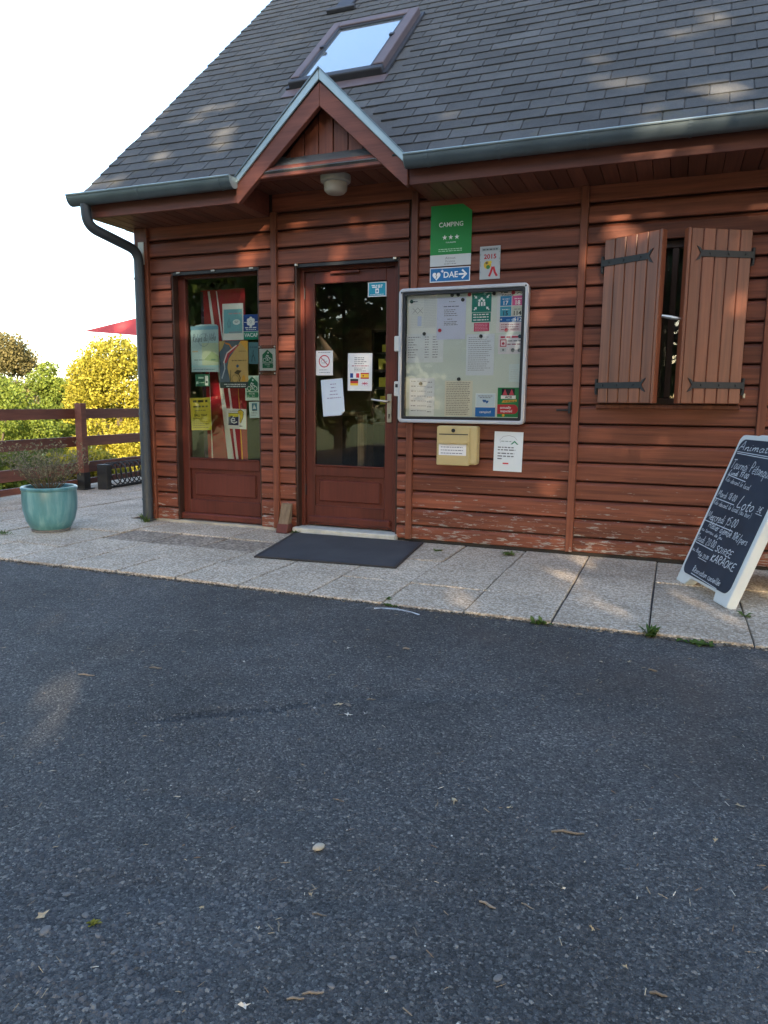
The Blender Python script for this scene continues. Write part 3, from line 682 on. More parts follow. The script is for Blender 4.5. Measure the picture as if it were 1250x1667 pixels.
# ---- glazed door
door = part_group('door', (-1.745, 0.1, 0.05), cabin)
rail('frame', door, jw, -2.182, -2.136, 0.07, 0.14, 0.045, 2.109); rail('frame', door, jw, -1.371, -1.307, 0.07, 0.14, 0.045, 2.109); rail('frame', door, jw, -2.136, -1.371, 0.07, 0.14, 2.058, 2.109)
rail('stile', door, jw, -2.134, -2.054, 0.088, 0.13, 0.055, 2.056); rail('stile', door, jw, -1.446, -1.373, 0.088, 0.13, 0.055, 2.056)
rail('top_rail', door, jw, -2.054, -1.446, 0.088, 0.13, 1.966, 2.056); rail('middle_rail', door, jw, -2.054, -1.446, 0.088, 0.13, 0.462, 0.538)
rail('bottom_rail', door, jw, -2.054, -1.446, 0.088, 0.13, 0.055, 0.218); rail('panel', door, jw, -2.06, -1.44, 0.106, 0.128, 0.21, 0.47); rail('raised_field', door, jw, -2.022, -1.478, 0.093, 0.11, 0.25, 0.43, 0.012)
rail('weather_bar', door, jw, -2.12, -1.385, 0.062, 0.09, 0.075, 0.135, 0.012); rail('bead', door, jw, -2.054, -1.446, 0.080, 0.092, 0.538, 0.552)
b = MB(); b.box(-2.058, -1.442, 0.106, 0.110, 0.535, 1.97); obj('glass', b, 'window_glass', door)
rail('rain_strip', door, jw, -1.90, -1.66, 0.055, 0.075, 2.030, 2.050, 0.004)
hp = rail('handle_plate', door, 'steel', -1.428, -1.388, 0.076, 0.088, 0.90, 1.118, 0.004)
b = MB(); b.tube([(-1.408, 0.078, 1.06), (-1.408, 0.028, 1.06), (-1.425, 0.02, 1.06), (-1.535, 0.022, 1.075)], [0.010, 0.009, 0.010, 0.007], 10); obj('lever', b, 'steel', hp, smooth=True)
b = MB(); b.lathe([(0.006, 0), (0.006, 0.022)], (-1.408, 0.075, 0.945), 10); b.box(-1.412, -1.404, 0.072, 0.077, 0.93, 0.95); obj('keyhole', b, 'gasket', hp)
for z in (0.3, 1.15, 1.85):
    b = MB(); b.lathe([(0.008, 0), (0.008, 0.09)], (-2.138, 0.082, z), 10); obj('hinge', b, 'gasket', door)
for x0, x1 in ((-2.182, -2.165), (-1.322, -1.307)): rail('reveal', door, 'dark_wood', x0, x1, 0.004, 0.07, 0.045, 2.109, 0.002)  # lining boards in dark wood, the opening's shade put into their colour
rail('roller_housing', door, 'gasket', -2.164, -1.323, 0.005, 0.03, 2.082, 2.108, 0.002)
for x in (-2.16, -1.345):
    b = MB(); b.lathe([(0.014, 0), (0.014, 0.014)], (x, -0.006, 2.093), 12); obj('bracket', b, 'steel', door)

# ---- shuttered window
sw = part_group('shuttered_window', (0.58, 0.06, 1.06), cabin)
for a in ((0.15, 0.20, 0.05, 0.10, 1.054, 2.109), (0.958, 1.008, 0.05, 0.10, 1.054, 2.109), (0.20, 0.958, 0.05, 0.10, 2.06, 2.109), (0.20, 0.958, 0.05, 0.10, 1.054, 1.10), (0.56, 0.60, 0.052, 0.10, 1.10, 2.06)):
    rail('frame', sw, 'dark_wood', *a)
b = MB(); b.box(0.198, 0.562, 0.074, 0.078, 1.098, 2.062); obj('pane', b, 'window_glass', sw)
b = MB(); b.box(0.598, 0.960, 0.074, 0.078, 1.098, 2.062); obj('pane', b, 'window_glass', sw)
rail('black_backing', sw, 'gasket', 0.19, 0.97, 0.16, 0.17, 1.08, 2.1)  # near-black sheet behind the panes, keeps the glass dark
rail('sill', sw, 'batten_wood', 0.135, 1.02, -0.035, 0.05, 1.026, 1.054)
def shutter(hx, sg, ang):
    w, th = 0.418, 0.032; root = part_group('shutter', (hx, -0.03, 1.063), cabin); root.rotation_euler = (0, 0, -ang if sg > 0 else ang)
    n = 5; z1 = 1.053
    def lb(name, m, a, c, y0, y1, z0, z1_, bv=0.003):
        b = MB(); b.box(min(sg*a, sg*c), max(sg*a, sg*c), y0, y1, z0, z1_)
        o = bpy.data.objects.new(name, mesh_of(name, b, [m], (0, 0, 0), bevel=bv)); col.objects.link(o); o.parent = root; WO[o.name] = WO[root.name]; return o
    for i in range(n): lb('plank', 'shutter_wood', (w-0.022)*i/n+0.0015, (w-0.022)*(i+1)/n-0.0015, -th, 0, 0, z1, 0.004)
    lb('edge_strip', 'shutter_wood', w-0.020, w, -th-0.006, 0.012, 0, z1, 0.003)
    for z in (0.10, 0.88): lb('ledge', 'shutter_wood', 0.03, w-0.03, 0.001, 0.022, z, z+0.09)
    for z in (0.115, 0.905):
        b = MB(); t0 = -0.012; L = 0.325; y0, y1 = -th-0.006, -th-0.0005; hh = 0.02
        tip = [(t0, z-hh), (L, z-hh), (L+0.010, z-hh-0.014), (L+0.034, z-hh-0.024), (L+0.016, z-hh+0.003), (L+0.006, z), (L+0.016, z+hh-0.003), (L+0.034, z+hh+0.024), (L+0.010, z+hh+0.014), (L, z+hh), (t0, z+hh)]
        b.prism([(sg*x, q) for x, q in tip], y0, y1)
        o = bpy.data.objects.new('strap_hinge', mesh_of('strap_hinge', b, ['black_iron'], (0, 0, 0), bevel=0.001)); col.objects.link(o); o.parent = root; WO[o.name] = WO[root.name]
        k = MB()
        for u in (0.04, 0.15, 0.27): k.tube([(sg*u, y0+0.001, z), (sg*u, y0-0.005, z)], [0.008, 0.005], 8)
        q = bpy.data.objects.new('bolt', mesh_of('bolt', k, ['black_iron'], (0, 0, 0))); col.objects.link(q); q.parent = root
        p = MB(); p.tube([(sg*-0.018, -0.020, z-0.05), (sg*-0.018, -0.020, z+0.045)], 0.011, 10); p.box(sg*-0.018-0.009, sg*-0.018+0.009, -0.022, 0.03, z-0.06, z-0.035)
        q = bpy.data.objects.new('pintle', mesh_of('pintle', p, ['black_iron'], (0, 0, 0), norm=True)); col.objects.link(q); q.parent = root
    return root
shutter(0.160, 1, R(30)); shutter(1.000, -1, R(28))
b = MB(); b.tube([(0.525, -0.245, 1.60), (0.58, -0.25, 1.588), (0.635, -0.225, 1.58)], [0.010, 0.013, 0.009], 8); obj('shutter_latch', b, 'steel', cabin)
b = MB(); b.box(-0.045, -0.028, -0.045, -0.004, 0.99, 1.07); b.box(-0.13, -0.04, -0.012, -0.003, 1.005, 1.018); obj('shutter_stay', b, 'black_iron', cabin, bevel=0.003)
b = MB(); b.box(1.03, 1.045, -0.03, 0.0, 1.10, 1.13); obj('shutter_stay', b, 'steel', cabin, bevel=0.003)

# ------------------------------------------------------------------ porch lamp
lamp = thing('porch_lamp', 'round grey bulkhead lamp under the small porch gable', 'lamp', (-1.70, -0.27, 2.51))
b = MB(); b.lathe([(0.085, 0.075), (0.105, 0.082), (0.108, 0.100), (0.108, 0.125)], (-1.70, -0.27, 2.51), 28); obj('base', b, 'lamp_grey', lamp, smooth=True)
b = MB(); b.lathe([(0.03, 0.0), (0.062, 0.006), (0.080, 0.025), (0.085, 0.074)], (-1.70, -0.27, 2.51), 28); obj('diffuser', b, 'lamp_glass', lamp, smooth=True)

# ------------------------------------------------------------------ flat printed things
TXT = {}
def text_geo(s, bold=0.0):
    k = (s, bold)
    if k not in TXT:
        cu_ = bpy.data.curves.new('t', 'FONT'); cu_.body = s; cu_.size = 1.0; cu_.offset = bold; cu_.dimensions = '2D'; cu_.fill_mode = 'BOTH'; cu_.resolution_u = 3
        o = bpy.data.objects.new('t', cu_); col.objects.link(o); dg = bpy.context.evaluated_depsgraph_get()
        me = bpy.data.meshes.new_from_object(o.evaluated_get(dg))
        v = [(q.co.x, q.co.y) for q in me.vertices]; f = [tuple(p.vertices) for p in me.polygons]
        bpy.data.objects.remove(o); bpy.data.meshes.remove(me); bpy.data.curves.remove(cu_); TXT[k] = (v, f)
    return TXT[k]
class Sheet:
    """A flat printed sheet: u to the right, v up, in metres, standing in a plane."""
    def __init__(s, O, U=(1, 0, 0), V=(0, 0, 1), w=0.2, h=0.3, rot=0.0):
        s.O = Vector(O); U = Vector(U).normalized(); V = Vector(V).normalized()
        s.U = U*math.cos(rot)+V*math.sin(rot); s.V = V*math.cos(rot)-U*math.sin(rot); s.N = s.U.cross(s.V); s.w, s.h = w, h
        s.mb = MB(); s.mats = []; s.lay = 0
    def P(s, u, v, d): return s.O+s.U*u+s.V*v+s.N*d
    def _m(s, c):
        m = ink(c) if not isinstance(c, str) else MATS[c]
        if m not in s.mats: s.mats.append(m)
        return s.mats.index(m)
    def poly(s, pts, c):
        s.lay += 1; d = 0.0004+0.00004*s.lay; s.mb.add([s.P(u, v, d) for u, v in pts], [tuple(range(len(pts)))], s._m(c)); return s
    def rect(s, u0, v0, u1, v1, c): return s.poly([(u0, v0), (u1, v0), (u1, v1), (u0, v1)], c)
    def disc(s, u, v, r, c, n=18, ry=None): return s.poly([(u+r*math.cos(6.2832*k/n), v+(ry or r)*math.sin(6.2832*k/n)) for k in range(n)], c)
    def ring(s, u, v, r, w, c, n=22): return s.line([(u+r*math.cos(6.2832*k/n), v+r*math.sin(6.2832*k/n)) for k in range(n+1)], w, c)
    def line(s, pts, w, c):
        s.lay += 1; n = len(pts); L = []
        for i, p in enumerate(pts):
            a = Vector(pts[max(i-1, 0)]); b_ = Vector(pts[min(i+1, n-1)]); d = b_-a; d = d.normalized() if d.length > 1e-9 else Vector((1, 0))
            dd = 0.0004+0.00004*s.lay+0.0000015*i
            L += [s.P(p[0]-d.y*w/2, p[1]+d.x*w/2, dd), s.P(p[0]+d.y*w/2, p[1]-d.x*w/2, dd)]
        s.mb.add(L, [(2*i+1, 2*i+3, 2*i+2, 2*i) for i in range(n-1)], s._m(c)); return s
    def text(s, t, u, v, h, c, align='C', bold=0.0, sx=1.0, rot=0.0):
        vv, ff = text_geo(t, bold)
        if not vv: return s
        x0 = min(a for a, _ in vv); x1 = max(a for a, _ in vv); k = h/0.70
        ox = {'L': x0, 'C': (x0+x1)/2, 'R': x1}[align]; s.lay += 1; d = 0.0004+0.00004*s.lay; cr_, sr_ = math.cos(rot), math.sin(rot)
        s.mb.add([s.P(u+((a-ox)*sx*cr_-b_*sr_)*k, v+((a-ox)*sx*sr_+b_*cr_)*k, d) for a, b_ in vv], ff, s._m(c)); return s
    def words(s, u0, u1, v, h, c, rg_, fill=1.0):         # a line of print too small to read
        u = u0; end = u0+(u1-u0)*fill; s.lay += 1; d = 0.0004+0.00004*s.lay; m = s._m(c)
        while u < end:
            w = min(rg_.uniform(1.2, 4.5)*h, end-u)
            s.mb.add([s.P(a, b_, d) for a, b_ in ((u, v), (u+w, v), (u+w, v+h), (u, v+h))], [(0, 1, 2, 3)], m); u += w+0.8*h
        return s
    def lines(s, u0, u1, v0, v1, n, h, c, rg_, ragged=0.4):
        for i in range(n): s.words(u0, u1, v1+(v0-v1)*i/max(1, n-1), h, c, rg_, 1-ragged*rg_.random())
        return s
    def done(s, name, label, cat, base='paper', thick=0.0008, outline=None, group=None, curl=0.0, parts='print', bevel=0.0, corners=None):
        pts = outline or [(0, 0), (s.w, 0), (s.w, s.h), (0, s.h)]; n = len(pts); b = MB()
        def bend(u, v): return 0.0
        b.add([s.P(u, v, 0) for u, v in pts]+[s.P(u, v, -thick) for u, v in pts],
              [tuple(range(n)), tuple(range(2*n-1, n-1, -1))]+[(i, i+n, (i+1) % n+n, (i+1) % n) for i in range(n)])
        o = obj(name, b, MATS[base] if isinstance(base, str) else ink(base), origin=s.P(s.w/2, 0, 0), bevel=bevel)
        if label: tag(o, label, cat, group)
        if s.mb.v: obj(parts, s.mb, s.mats, o, origin=s.P(s.w/2, 0, 0), norm=False)
        return o
W_, K_, GR = (238, 240, 240), (30, 32, 38), (120, 124, 130)
def star(sh, u, v, r, c): sh.poly([(u+(r if k % 2 == 0 else r*0.40)*math.sin(math.pi*k/5), v+(r if k % 2 == 0 else r*0.40)*math.cos(math.pi*k/5)) for k in range(10)], c)
def heart(sh, u, v, r, c):
    sh.poly([(u+r*0.0625*16*math.sin(t)**3*0.95, v+r*0.0625*(13*math.cos(t)-5*math.cos(2*t)-2*math.cos(3*t)-math.cos(4*t))) for t in [6.2832*k/28 for k in range(28)]], c)
def arrow(sh, u, v, L, ang, w, c):
    ca, sa = math.cos(ang), math.sin(ang)
    q = lambda x, y: (u+x*ca-y*sa, v+x*sa+y*ca)
    sh.poly([q(0, -w/2), q(L*0.55, -w/2), q(L*0.55, w/2), q(0, w/2)], c); sh.poly([q(L*0.5, -w*1.5), q(L, 0), q(L*0.5, w*1.5)], c)

WY = -0.006
# camping sign
s = Sheet((-1.070, -0.012, 2.022), w=0.302, h=0.415)
Gn = (22, 138, 62)
s.rect(0.0, 0.0, 0.302, 0.078, (205, 210, 212)); rg = random.Random(1)
s.text('CAMPING', 0.151, 0.268, 0.031, W_, bold=0.012, sx=0.92)
for k in (-1, 0, 1): star(s, 0.151+k*0.045, 0.195, 0.019, W_)
s.text('TOURISME', 0.151, 0.156, 0.009, W_, sx=1.25); s.words(0.062, 0.235, 0.112, 0.006, (170, 215, 180), rg); s.words(0.062, 0.235, 0.099, 0.006, (170, 215, 180), rg)
s.text('Atout', 0.151, 0.046, 0.017, GR, sx=1.35); s.text('France', 0.151, 0.024, 0.017, GR, sx=1.1); s.words(0.105, 0.197, 0.012, 0.004, GR, rg)
s.done('wall_sign', 'green camping sign with three stars and a clipped corner above the notice board', 'sign', Gn, 0.004, [(0, 0), (0.302, 0), (0.302, 0.365), (0.235, 0.415), (0, 0.415)])
# defibrillator arrow sign
s = Sheet((-1.070, -0.012, 1.912), w=0.298, h=0.100); Bl = (10, 108, 172)
s.rect(0.006, 0.006, 0.292, 0.094, Bl); heart(s, 0.050, 0.044, 0.032, W_); s.line([(0.054, 0.066), (0.045, 0.046), (0.054, 0.044), (0.046, 0.024)], 0.005, K_)
s.rect(0.083, 0.072, 0.103, 0.079, W_); s.rect(0.0895, 0.065, 0.0965, 0.086, W_)
s.text('DAE', 0.157, 0.030, 0.040, W_, bold=0.02); s.rect(0.215, 0.043, 0.262, 0.055, W_); s.line([(0.240, 0.078), (0.272, 0.049), (0.240, 0.020)], 0.013, W_)
s.done('wall_sign', 'blue DAE defibrillator sign with a heart and a white arrow', 'sign', (225, 230, 235), 0.004)
# weathered 2015 plate
s = Sheet((-0.702, -0.012, 1.915), w=0.145, h=0.222, rot=R(0.5))
s.rect(0.012, 0.19, 0.133, 0.212, (150, 158, 160)); s.words(0.02, 0.125, 0.196, 0.008, (70, 75, 80), rg)
s.text('2015', 0.073, 0.138, 0.030, (170, 30, 40), bold=0.03, sx=1.05)
s.disc(0.055, 0.096, 0.027, (205, 170, 40)); s.disc(0.060, 0.082, 0.014, (60, 120, 50)); s.disc(0.050, 0.110, 0.010, (110, 90, 40)); s.disc(0.075, 0.113, 0.011, (215, 190, 60))
s.line([(0.092, 0.083), (0.080, 0.045), (0.068, 0.018)], 0.015, (185, 30, 45)); s.line([(0.098, 0.083), (0.108, 0.045), (0.124, 0.018)], 0.015, (185, 30, 45))
for k in range(26):
    a = rg.choice((0.004, 0.138)); v = rg.uniform(0.01, 0.21); s.rect(a, v, a+rg.uniform(0.002, 0.004), v+rg.uniform(0.003, 0.01), (120, 128, 130))
s.done('wall_sign', 'small weathered silver plate dated 2015 beside the green camping sign', 'sign', (176, 182, 184), 0.003)
# laminated sheet below the board
s = Sheet((-0.562, -0.010, 0.571), w=0.207, h=0.284, rot=R(-0.8))
s.line([(0.045+0.0, 0.205), (0.040, 0.225), (0.065, 0.250), (0.105, 0.258), (0.145, 0.248), (0.165, 0.225)], 0.0022, GR); s.words(0.05, 0.13, 0.212, 0.007, (150, 165, 160), rg)
s.poly([(0.118, 0.195), (0.147, 0.222), (0.176, 0.195), (0.164, 0.195), (0.147, 0.211), (0.130, 0.195)], (30, 120, 80))
for v, f in ((0.168, 0.9), (0.150, 1.0), (0.125, 0.95), (0.105, 0.92), (0.086, 0.3)): s.words(0.028, 0.155, v, 0.008, (90, 95, 102), rg, f)
s.rect(0.068, 0.052, 0.110, 0.062, (190, 35, 50))
s.done('notice_sheet', 'white laminated notice with a green tent logo right of the letterbox', 'notice', (214, 222, 224), 0.002)
# white bell boxes
b = MB(); b.box(-1.332, -1.290, -0.036, -0.002, 1.428, 1.540); tag(obj('bell_box', b, 'white_plastic', bevel=0.006), 'plain white plastic box peeking out left of the notice board, the upper', 'box')
bb = thing('bell_box', 'white plastic doorbell with dark push button left of the notice board, the lower', 'doorbell', (-1.31, -0.018, 1.10))
b = MB(); b.box(-1.330, -1.291, -0.034, -0.002, 1.10, 1.21); obj('housing', b, 'white_plastic', bb, bevel=0.006)
b = MB(); b.box(-1.318, -1.298, -0.040, -0.034, 1.165, 1.19); obj('button', b, 'gasket', bb, bevel=0.002)

# cyclist welcome panel (drawn once per place, real flat sign)
def cyclist(s, u0, v0, w, h, g=(24, 120, 88)):
    q = lambda a, b_: (u0+a*w, v0+b_*h)
    s.poly([q(0.08, 0.36), q(0.92, 0.36), q(0.92, 0.74), q(0.5, 0.98), q(0.08, 0.74)], g)
    for cx in (0.27, 0.73): s.ring(u0+cx*w, v0+0.48*h, 0.125*w, 0.035*w, W_)
    s.disc(u0+0.55*w, v0+0.83*h, 0.062*w, W_); s.line([q(0.62, 0.66), q(0.44, 0.72), q(0.36, 0.63), q(0.5, 0.55), q(0.5, 0.44)], 0.06*w, W_); s.line([q(0.44, 0.72), q(0.56, 0.60), q(0.72, 0.60)], 0.045*w, W_)
    s.poly([q(0.08, 0.10), q(0.92, 0.10), q(0.97, 0.21), q(0.92, 0.33), q(0.08, 0.33)], g)
    s.text('ACCUEIL', u0+0.48*w, v0+0.235*h, 0.060*h, W_, bold=0.01, sx=0.85); s.text('VÉLO', u0+0.56*w, v0+0.145*h, 0.045*h, W_)
hold = thing('panel_holder', 'clear screwed holder with green cyclist sign on the post between window and door', 'sign', (-2.415, -0.03, 1.262))
b = MB(); b.box(-2.492, -2.335, -0.034, -0.031, 1.262, 1.495); obj('clear_front', b, 'perspex', hold, bevel=0.001)
b = MB()
for x in (-2.483, -2.345):
    for z in (1.275, 1.482): b.tube([(x, -0.040, z), (x, -0.004, z)], 0.006, 8)
obj('screw', b, 'steel', hold)
s = Sheet((-2.488, -0.0285, 1.296), w=0.146, h=0.172); cyclist(s, 0.018, 0.004, 0.112, 0.164)
s.done('cyclist_sign', 'green cyclist welcome sign in the clear holder on the post', 'sign', (222, 226, 226), 0.002)

# ---- notices on the door glass (outside face)
YD = 0.1052
s = Sheet((-2.050, YD, 1.262), w=0.149, h=0.192); s.words(0.02, 0.13, 0.176, 0.005, GR, rg)
s.ring(0.074, 0.110, 0.045, 0.008, (185, 35, 60)); s.line([(0.043, 0.141), (0.105, 0.079)], 0.007, (185, 35, 60))
s.line([(0.045, 0.105), (0.055, 0.125), (0.075, 0.122), (0.080, 0.104), (0.100, 0.112)], 0.004, GR); s.line([(0.048, 0.097), (0.095, 0.097)], 0.004, GR); s.lines(0.03, 0.125, 0.020, 0.040, 2, 0.005, GR, rg)
s.done('notice_sheet', 'white notice with red no-smoking circle on the door glass', 'notice')
s = Sheet((-1.772, YD, 1.143), w=0.206, h=0.288, rot=R(-0.5)); s.lines(0.055, 0.16, 0.205, 0.250, 4, 0.006, GR, rg); s.words(0.035, 0.175, 0.188, 0.006, (165, 70, 90), rg); s.lines(0.055, 0.155, 0.150, 0.172, 3, 0.005, GR, rg)
for i, c in enumerate(((20, 60, 130), W_, (205, 50, 70))): s.rect(0.020+0.026*i, 0.100, 0.046+0.026*i, 0.134, c)
s.rect(0.110, 0.092, 0.180, 0.138, (190, 45, 45)); s.rect(0.110, 0.102, 0.180, 0.128, (235, 190, 50)); s.disc(0.132, 0.115, 0.007, (170, 70, 40))
for i, c in enumerate(((40, 36, 40), (195, 50, 45), (235, 190, 60))): s.rect(0.022, 0.074-0.017*i, 0.090, 0.091-0.017*i, c)
s.rect(0.120, 0.042, 0.172, 0.070, (235, 235, 238))
for c, w in (((190, 70, 90), 0.006),): s.line([(0.120, 0.056), (0.172, 0.056)], w, c); s.line([(0.146, 0.042), (0.146, 0.070)], w, c); s.line([(0.121, 0.069), (0.171, 0.043)], 0.003, c); s.line([(0.121, 0.043), (0.171, 0.069)], 0.003, c)
s.done('notice_sheet', 'white notice with French, Spanish, German and British flags on the door glass', 'notice')
s = Sheet((-1.985, YD, 0.937), w=0.190, h=0.288, rot=R(4.5))
for i, (a, c) in enumerate(((0.08, 0.13), (0.085, 0.125), (0.075, 0.135), (0.07, 0.14), (0.045, 0.165))): s.words(a, c, 0.245-0.027*i, 0.007, (140, 130, 160), rg)
o = s.done('notice_sheet', 'tilted bluish white paper with a curled corner on the door glass', 'notice', (200, 212, 224), outline=[(0, 0), (0.160, 0), (0.190, 0.030), (0.190, 0.288), (0, 0.288)])
cb = MB(); cb.add([s.P(0.160, 0, 0), s.P(0.190, 0.030, 0), s.P(0.176, 0.028, 0.014), s.P(0.164, 0.016, 0.014)], [(0, 1, 2, 3)]); obj('curled_corner', cb, ink((214, 222, 230)), o, norm=False)
s = Sheet((-1.604, YD, 1.850), w=0.152, h=0.110); s.rect(0.008, 0.008, 0.144, 0.102, (20, 150, 180)); s.words(0.03, 0.12, 0.080, 0.007, W_, rg); s.words(0.035, 0.115, 0.066, 0.009, W_, rg)
s.rect(0.062, 0.024, 0.090, 0.060, W_); s.rect(0.070, 0.032, 0.082, 0.050, (60, 120, 170)); s.words(0.02, 0.13, 0.014, 0.004, W_, rg)
s.done('door_sticker', 'turquoise sticker with white border in the upper corner of the door glass', 'sticker')

# ---- posters inside the shop window
YW = 0.1045
def wsheet(x0, z0, x1, z1, rot=0.0, y=YW): return Sheet((x0, y, z0), w=x1-x0, h=z1-z0, rot=R(rot))
bn = wsheet(-3.27, 0.06, -2.82, 2.00, y=0.30); Rd = (175, 20, 45)
for u0, u1, v0, c, w in ((0.30, 0.40, 0.0, (222, 225, 225), 0.09), (0.385, 0.44, 0.0, (240, 235, 235), 0.03), (0.08, 0.115, 0.0, (240, 230, 230), 0.022)):
    bn.poly([(u0, 0), (u0+w, 0), (u0-0.10+w*0.35, 1.0), (u0-0.22+w*0.2, 1.93), (u0-0.225, 1.93), (u0-0.11, 1.0)] if u0 > 0.2 else [(u0, 0), (u0+w, 0), (u0-0.01, 1.5)], c)
bn.poly([(0.405, 0), (0.43, 0), (0.37, 1.1), (0.365, 1.1)], (235, 165, 30)); bn.poly([(0.0, 0.0), (0.045, 0.0), (0.03, 1.93), (0.0, 1.93)], (70, 40, 70))
bn.done('display_banner', 'tall red banner with white and yellow stripes standing inside the shop window', 'banner', Rd, 0.002)
s = wsheet(-3.240, 1.296, -2.962, 1.690); sf = 0.278
s.rect(0.0, 0.350, sf, 0.380, (120, 165, 190)); s.rect(0.11, 0.05, sf, 0.24, (186, 200, 176)); s.rect(0.0, 0.04, sf, 0.055, (160, 200, 210)); s.poly([(0.13, 0.10), (0.21, 0.17), (0.278, 0.13), (0.278, 0.08)], (160, 180, 140))
s.ring(0.13, 0.265, 0.052, 0.003, (110, 130, 150)); s.rect(0.012, 0.165, 0.07, 0.177, (190, 175, 150)); s.words(0.03, 0.13, 0.095, 0.010, (130, 150, 150), rg); s.words(0.2, 0.26, 0.095, 0.012, (110, 140, 120), rg); s.words(0.02, 0.26, 0.018, 0.006, (100, 130, 140), rg, 0.9)
POSTER = s
s2 = wsheet(-2.917, 1.554, -2.716, 1.850); s2.rect(0.012, 0.055, 0.19, 0.25, (120, 178, 190)); s2.disc(0.135, 0.145, 0.036, (225, 232, 230), ry=0.022); s2.words(0.115, 0.158, 0.150, 0.005, GR, rg); s2.words(0.118, 0.15, 0.139, 0.005, GR, rg)
s2.words(0.06, 0.18, 0.21, 0.010, (190, 150, 160), rg); s2.line([(0.055, 0.10), (0.05, 0.14), (0.065, 0.175), (0.075, 0.14), (0.07, 0.10)], 0.005, (90, 120, 140)); s2.words(0.06, 0.185, 0.062, 0.005, (170, 110, 120), rg)
s2.done('window_poster', 'pale blue and white leaflet with a speech bubble, topmost in the shop window', 'poster')
s = wsheet(-2.715, 1.555, -2.575, 1.756); s.rect(0, 0.067, 0.140, 0.201, (25, 70, 150)); s.rect(0, 0, 0.140, 0.064, (0, 140, 120))
for k in range(6): s.disc(0.070+0.026*math.cos(k*1.0472+0.52), 0.142+0.026*math.sin(k*1.0472+0.52), 0.015, W_)
s.disc(0.070, 0.142, 0.024, W_); s.ring(0.070, 0.142, 0.010, 0.003, (40, 90, 160)); s.rect(0.006, 0.137, 0.134, 0.142, W_); s.words(0.015, 0.125, 0.092, 0.008, W_, rg); s.words(0.022, 0.118, 0.077, 0.006, W_, rg)
s.text('VACAF', 0.070, 0.022, 0.030, W_, bold=0.02, sx=0.95)
s.done('window_sticker', 'blue and green VACAF sticker with white flower emblem in the shop window', 'sticker', W_)
s = wsheet(-2.955, 1.160, -2.677, 1.548); s.rect(0, 0.03, 0.278, 0.388, (205, 172, 112)); s.rect(0, 0, 0.278, 0.052, (58, 74, 80)); s.poly([(0.19, 0.388), (0.278, 0.388), (0.278, 0.30)], (226, 170, 70))
s.poly([(0.0, 0.05), (0.10, 0.052), (0.075, 0.17), (0.09, 0.24), (0.14, 0.30), (0.21, 0.388), (0.06, 0.388), (0.03, 0.33), (0.0, 0.30)], (92, 110, 130))
s.poly([(0.035, 0.20), (0.06, 0.28), (0.13, 0.34), (0.20, 0.36), (0.16, 0.325), (0.10, 0.275), (0.07, 0.21)], (190, 60, 80)); s.line([(0.04, 0.21), (0.075, 0.29), (0.17, 0.352)], 0.010, (235, 225, 225)); s.line([(0.02, 0.08), (0.05, 0.16), (0.045, 0.22)], 0.012, (190, 200, 210))
s.line([(0.06, 0.372), (0.10, 0.36), (0.12, 0.33)], 0.012, (230, 140, 50)); s.words(0.12, 0.26, 0.222, 0.010, (130, 110, 70), rg); s.disc(0.175, 0.182, 0.013, (60, 90, 130)); s.words(0.19, 0.26, 0.30, 0.006, (130, 110, 70), rg)
s.ring(0.150, 0.078, 0.032, 0.004, (95, 90, 50)); s.poly([(0.14, 0.125), (0.18, 0.11), (0.215, 0.145), (0.17, 0.150)], (90, 75, 50)); s.line([(0.185, 0.115), (0.20, 0.085), (0.19, 0.055)], 0.010, (110, 85, 45)); s.poly([(0.21, 0.055), (0.25, 0.055), (0.245, 0.10), (0.225, 0.11)], (225, 165, 60)); s.line([(0.105, 0.06), (0.108, 0.15)], 0.006, (90, 90, 50))
s.words(0.04, 0.25, 0.028, 0.007, W_, rg); s.words(0.06, 0.25, 0.012, 0.007, W_, rg)
s.done('window_poster', 'ochre poster with blue and red swirl and a cyclist in the shop window', 'poster', (205, 172, 112))
s = wsheet(-2.670, 1.358, -2.579, 1.534); s.line([(0.045, 0.11), (0.04, 0.08), (0.055, 0.05), (0.06, 0.02)], 0.006, (40, 60, 75)); s.line([(0.045, 0.08), (0.032, 0.05), (0.028, 0.02)], 0.006, (40, 60, 75)); s.words(0.01, 0.08, 0.13, 0.010, (60, 90, 110), rg)
s.done('window_sticker', 'small teal sticker with a walking figure beside the ochre poster', 'sticker', (80, 125, 140))
s = wsheet(-2.710, 1.059, -2.573, 1.264); cyclist(s, 0.004, 0.004, 0.129, 0.197)
s.done('window_sticker', 'green cyclist welcome sticker on the edge of the shop window glass', 'sticker', (200, 226, 216))
s = wsheet(-2.672, 0.913, -2.570, 1.047, 2.0); s.rect(0.028, 0.06, 0.078, 0.122, (70, 125, 150)); s.poly([(0.05, 0.115), (0.035, 0.075), (0.068, 0.075)], (215, 222, 226)); s.rect(0.03, 0.060, 0.076, 0.066, (40, 60, 70)); s.lines(0.02, 0.085, 0.02, 0.045, 3, 0.004, GR, rg)
s.done('window_sticker', 'small white card with a sailing boat picture low in the shop window', 'card', (205, 222, 226))
s = wsheet(-3.258, 0.798, -3.050, 1.075, 2.0); Kk = (70, 66, 30)
s.words(0.03, 0.18, 0.237, 0.019, Kk, random.Random(3)); s.words(0.03, 0.18, 0.195, 0.014, (110, 100, 50), rg); s.text('BALL TRAP', 0.104, 0.118, 0.020, Kk, bold=0.02, sx=0.95); s.lines(0.02, 0.185, 0.02, 0.10, 6, 0.006, (130, 120, 50), rg); s.words(0.05, 0.16, 0.165, 0.008, (140, 130, 60), rg)
s.done('window_poster', 'yellow event poster low on the left of the shop window', 'poster', (205, 190, 60))
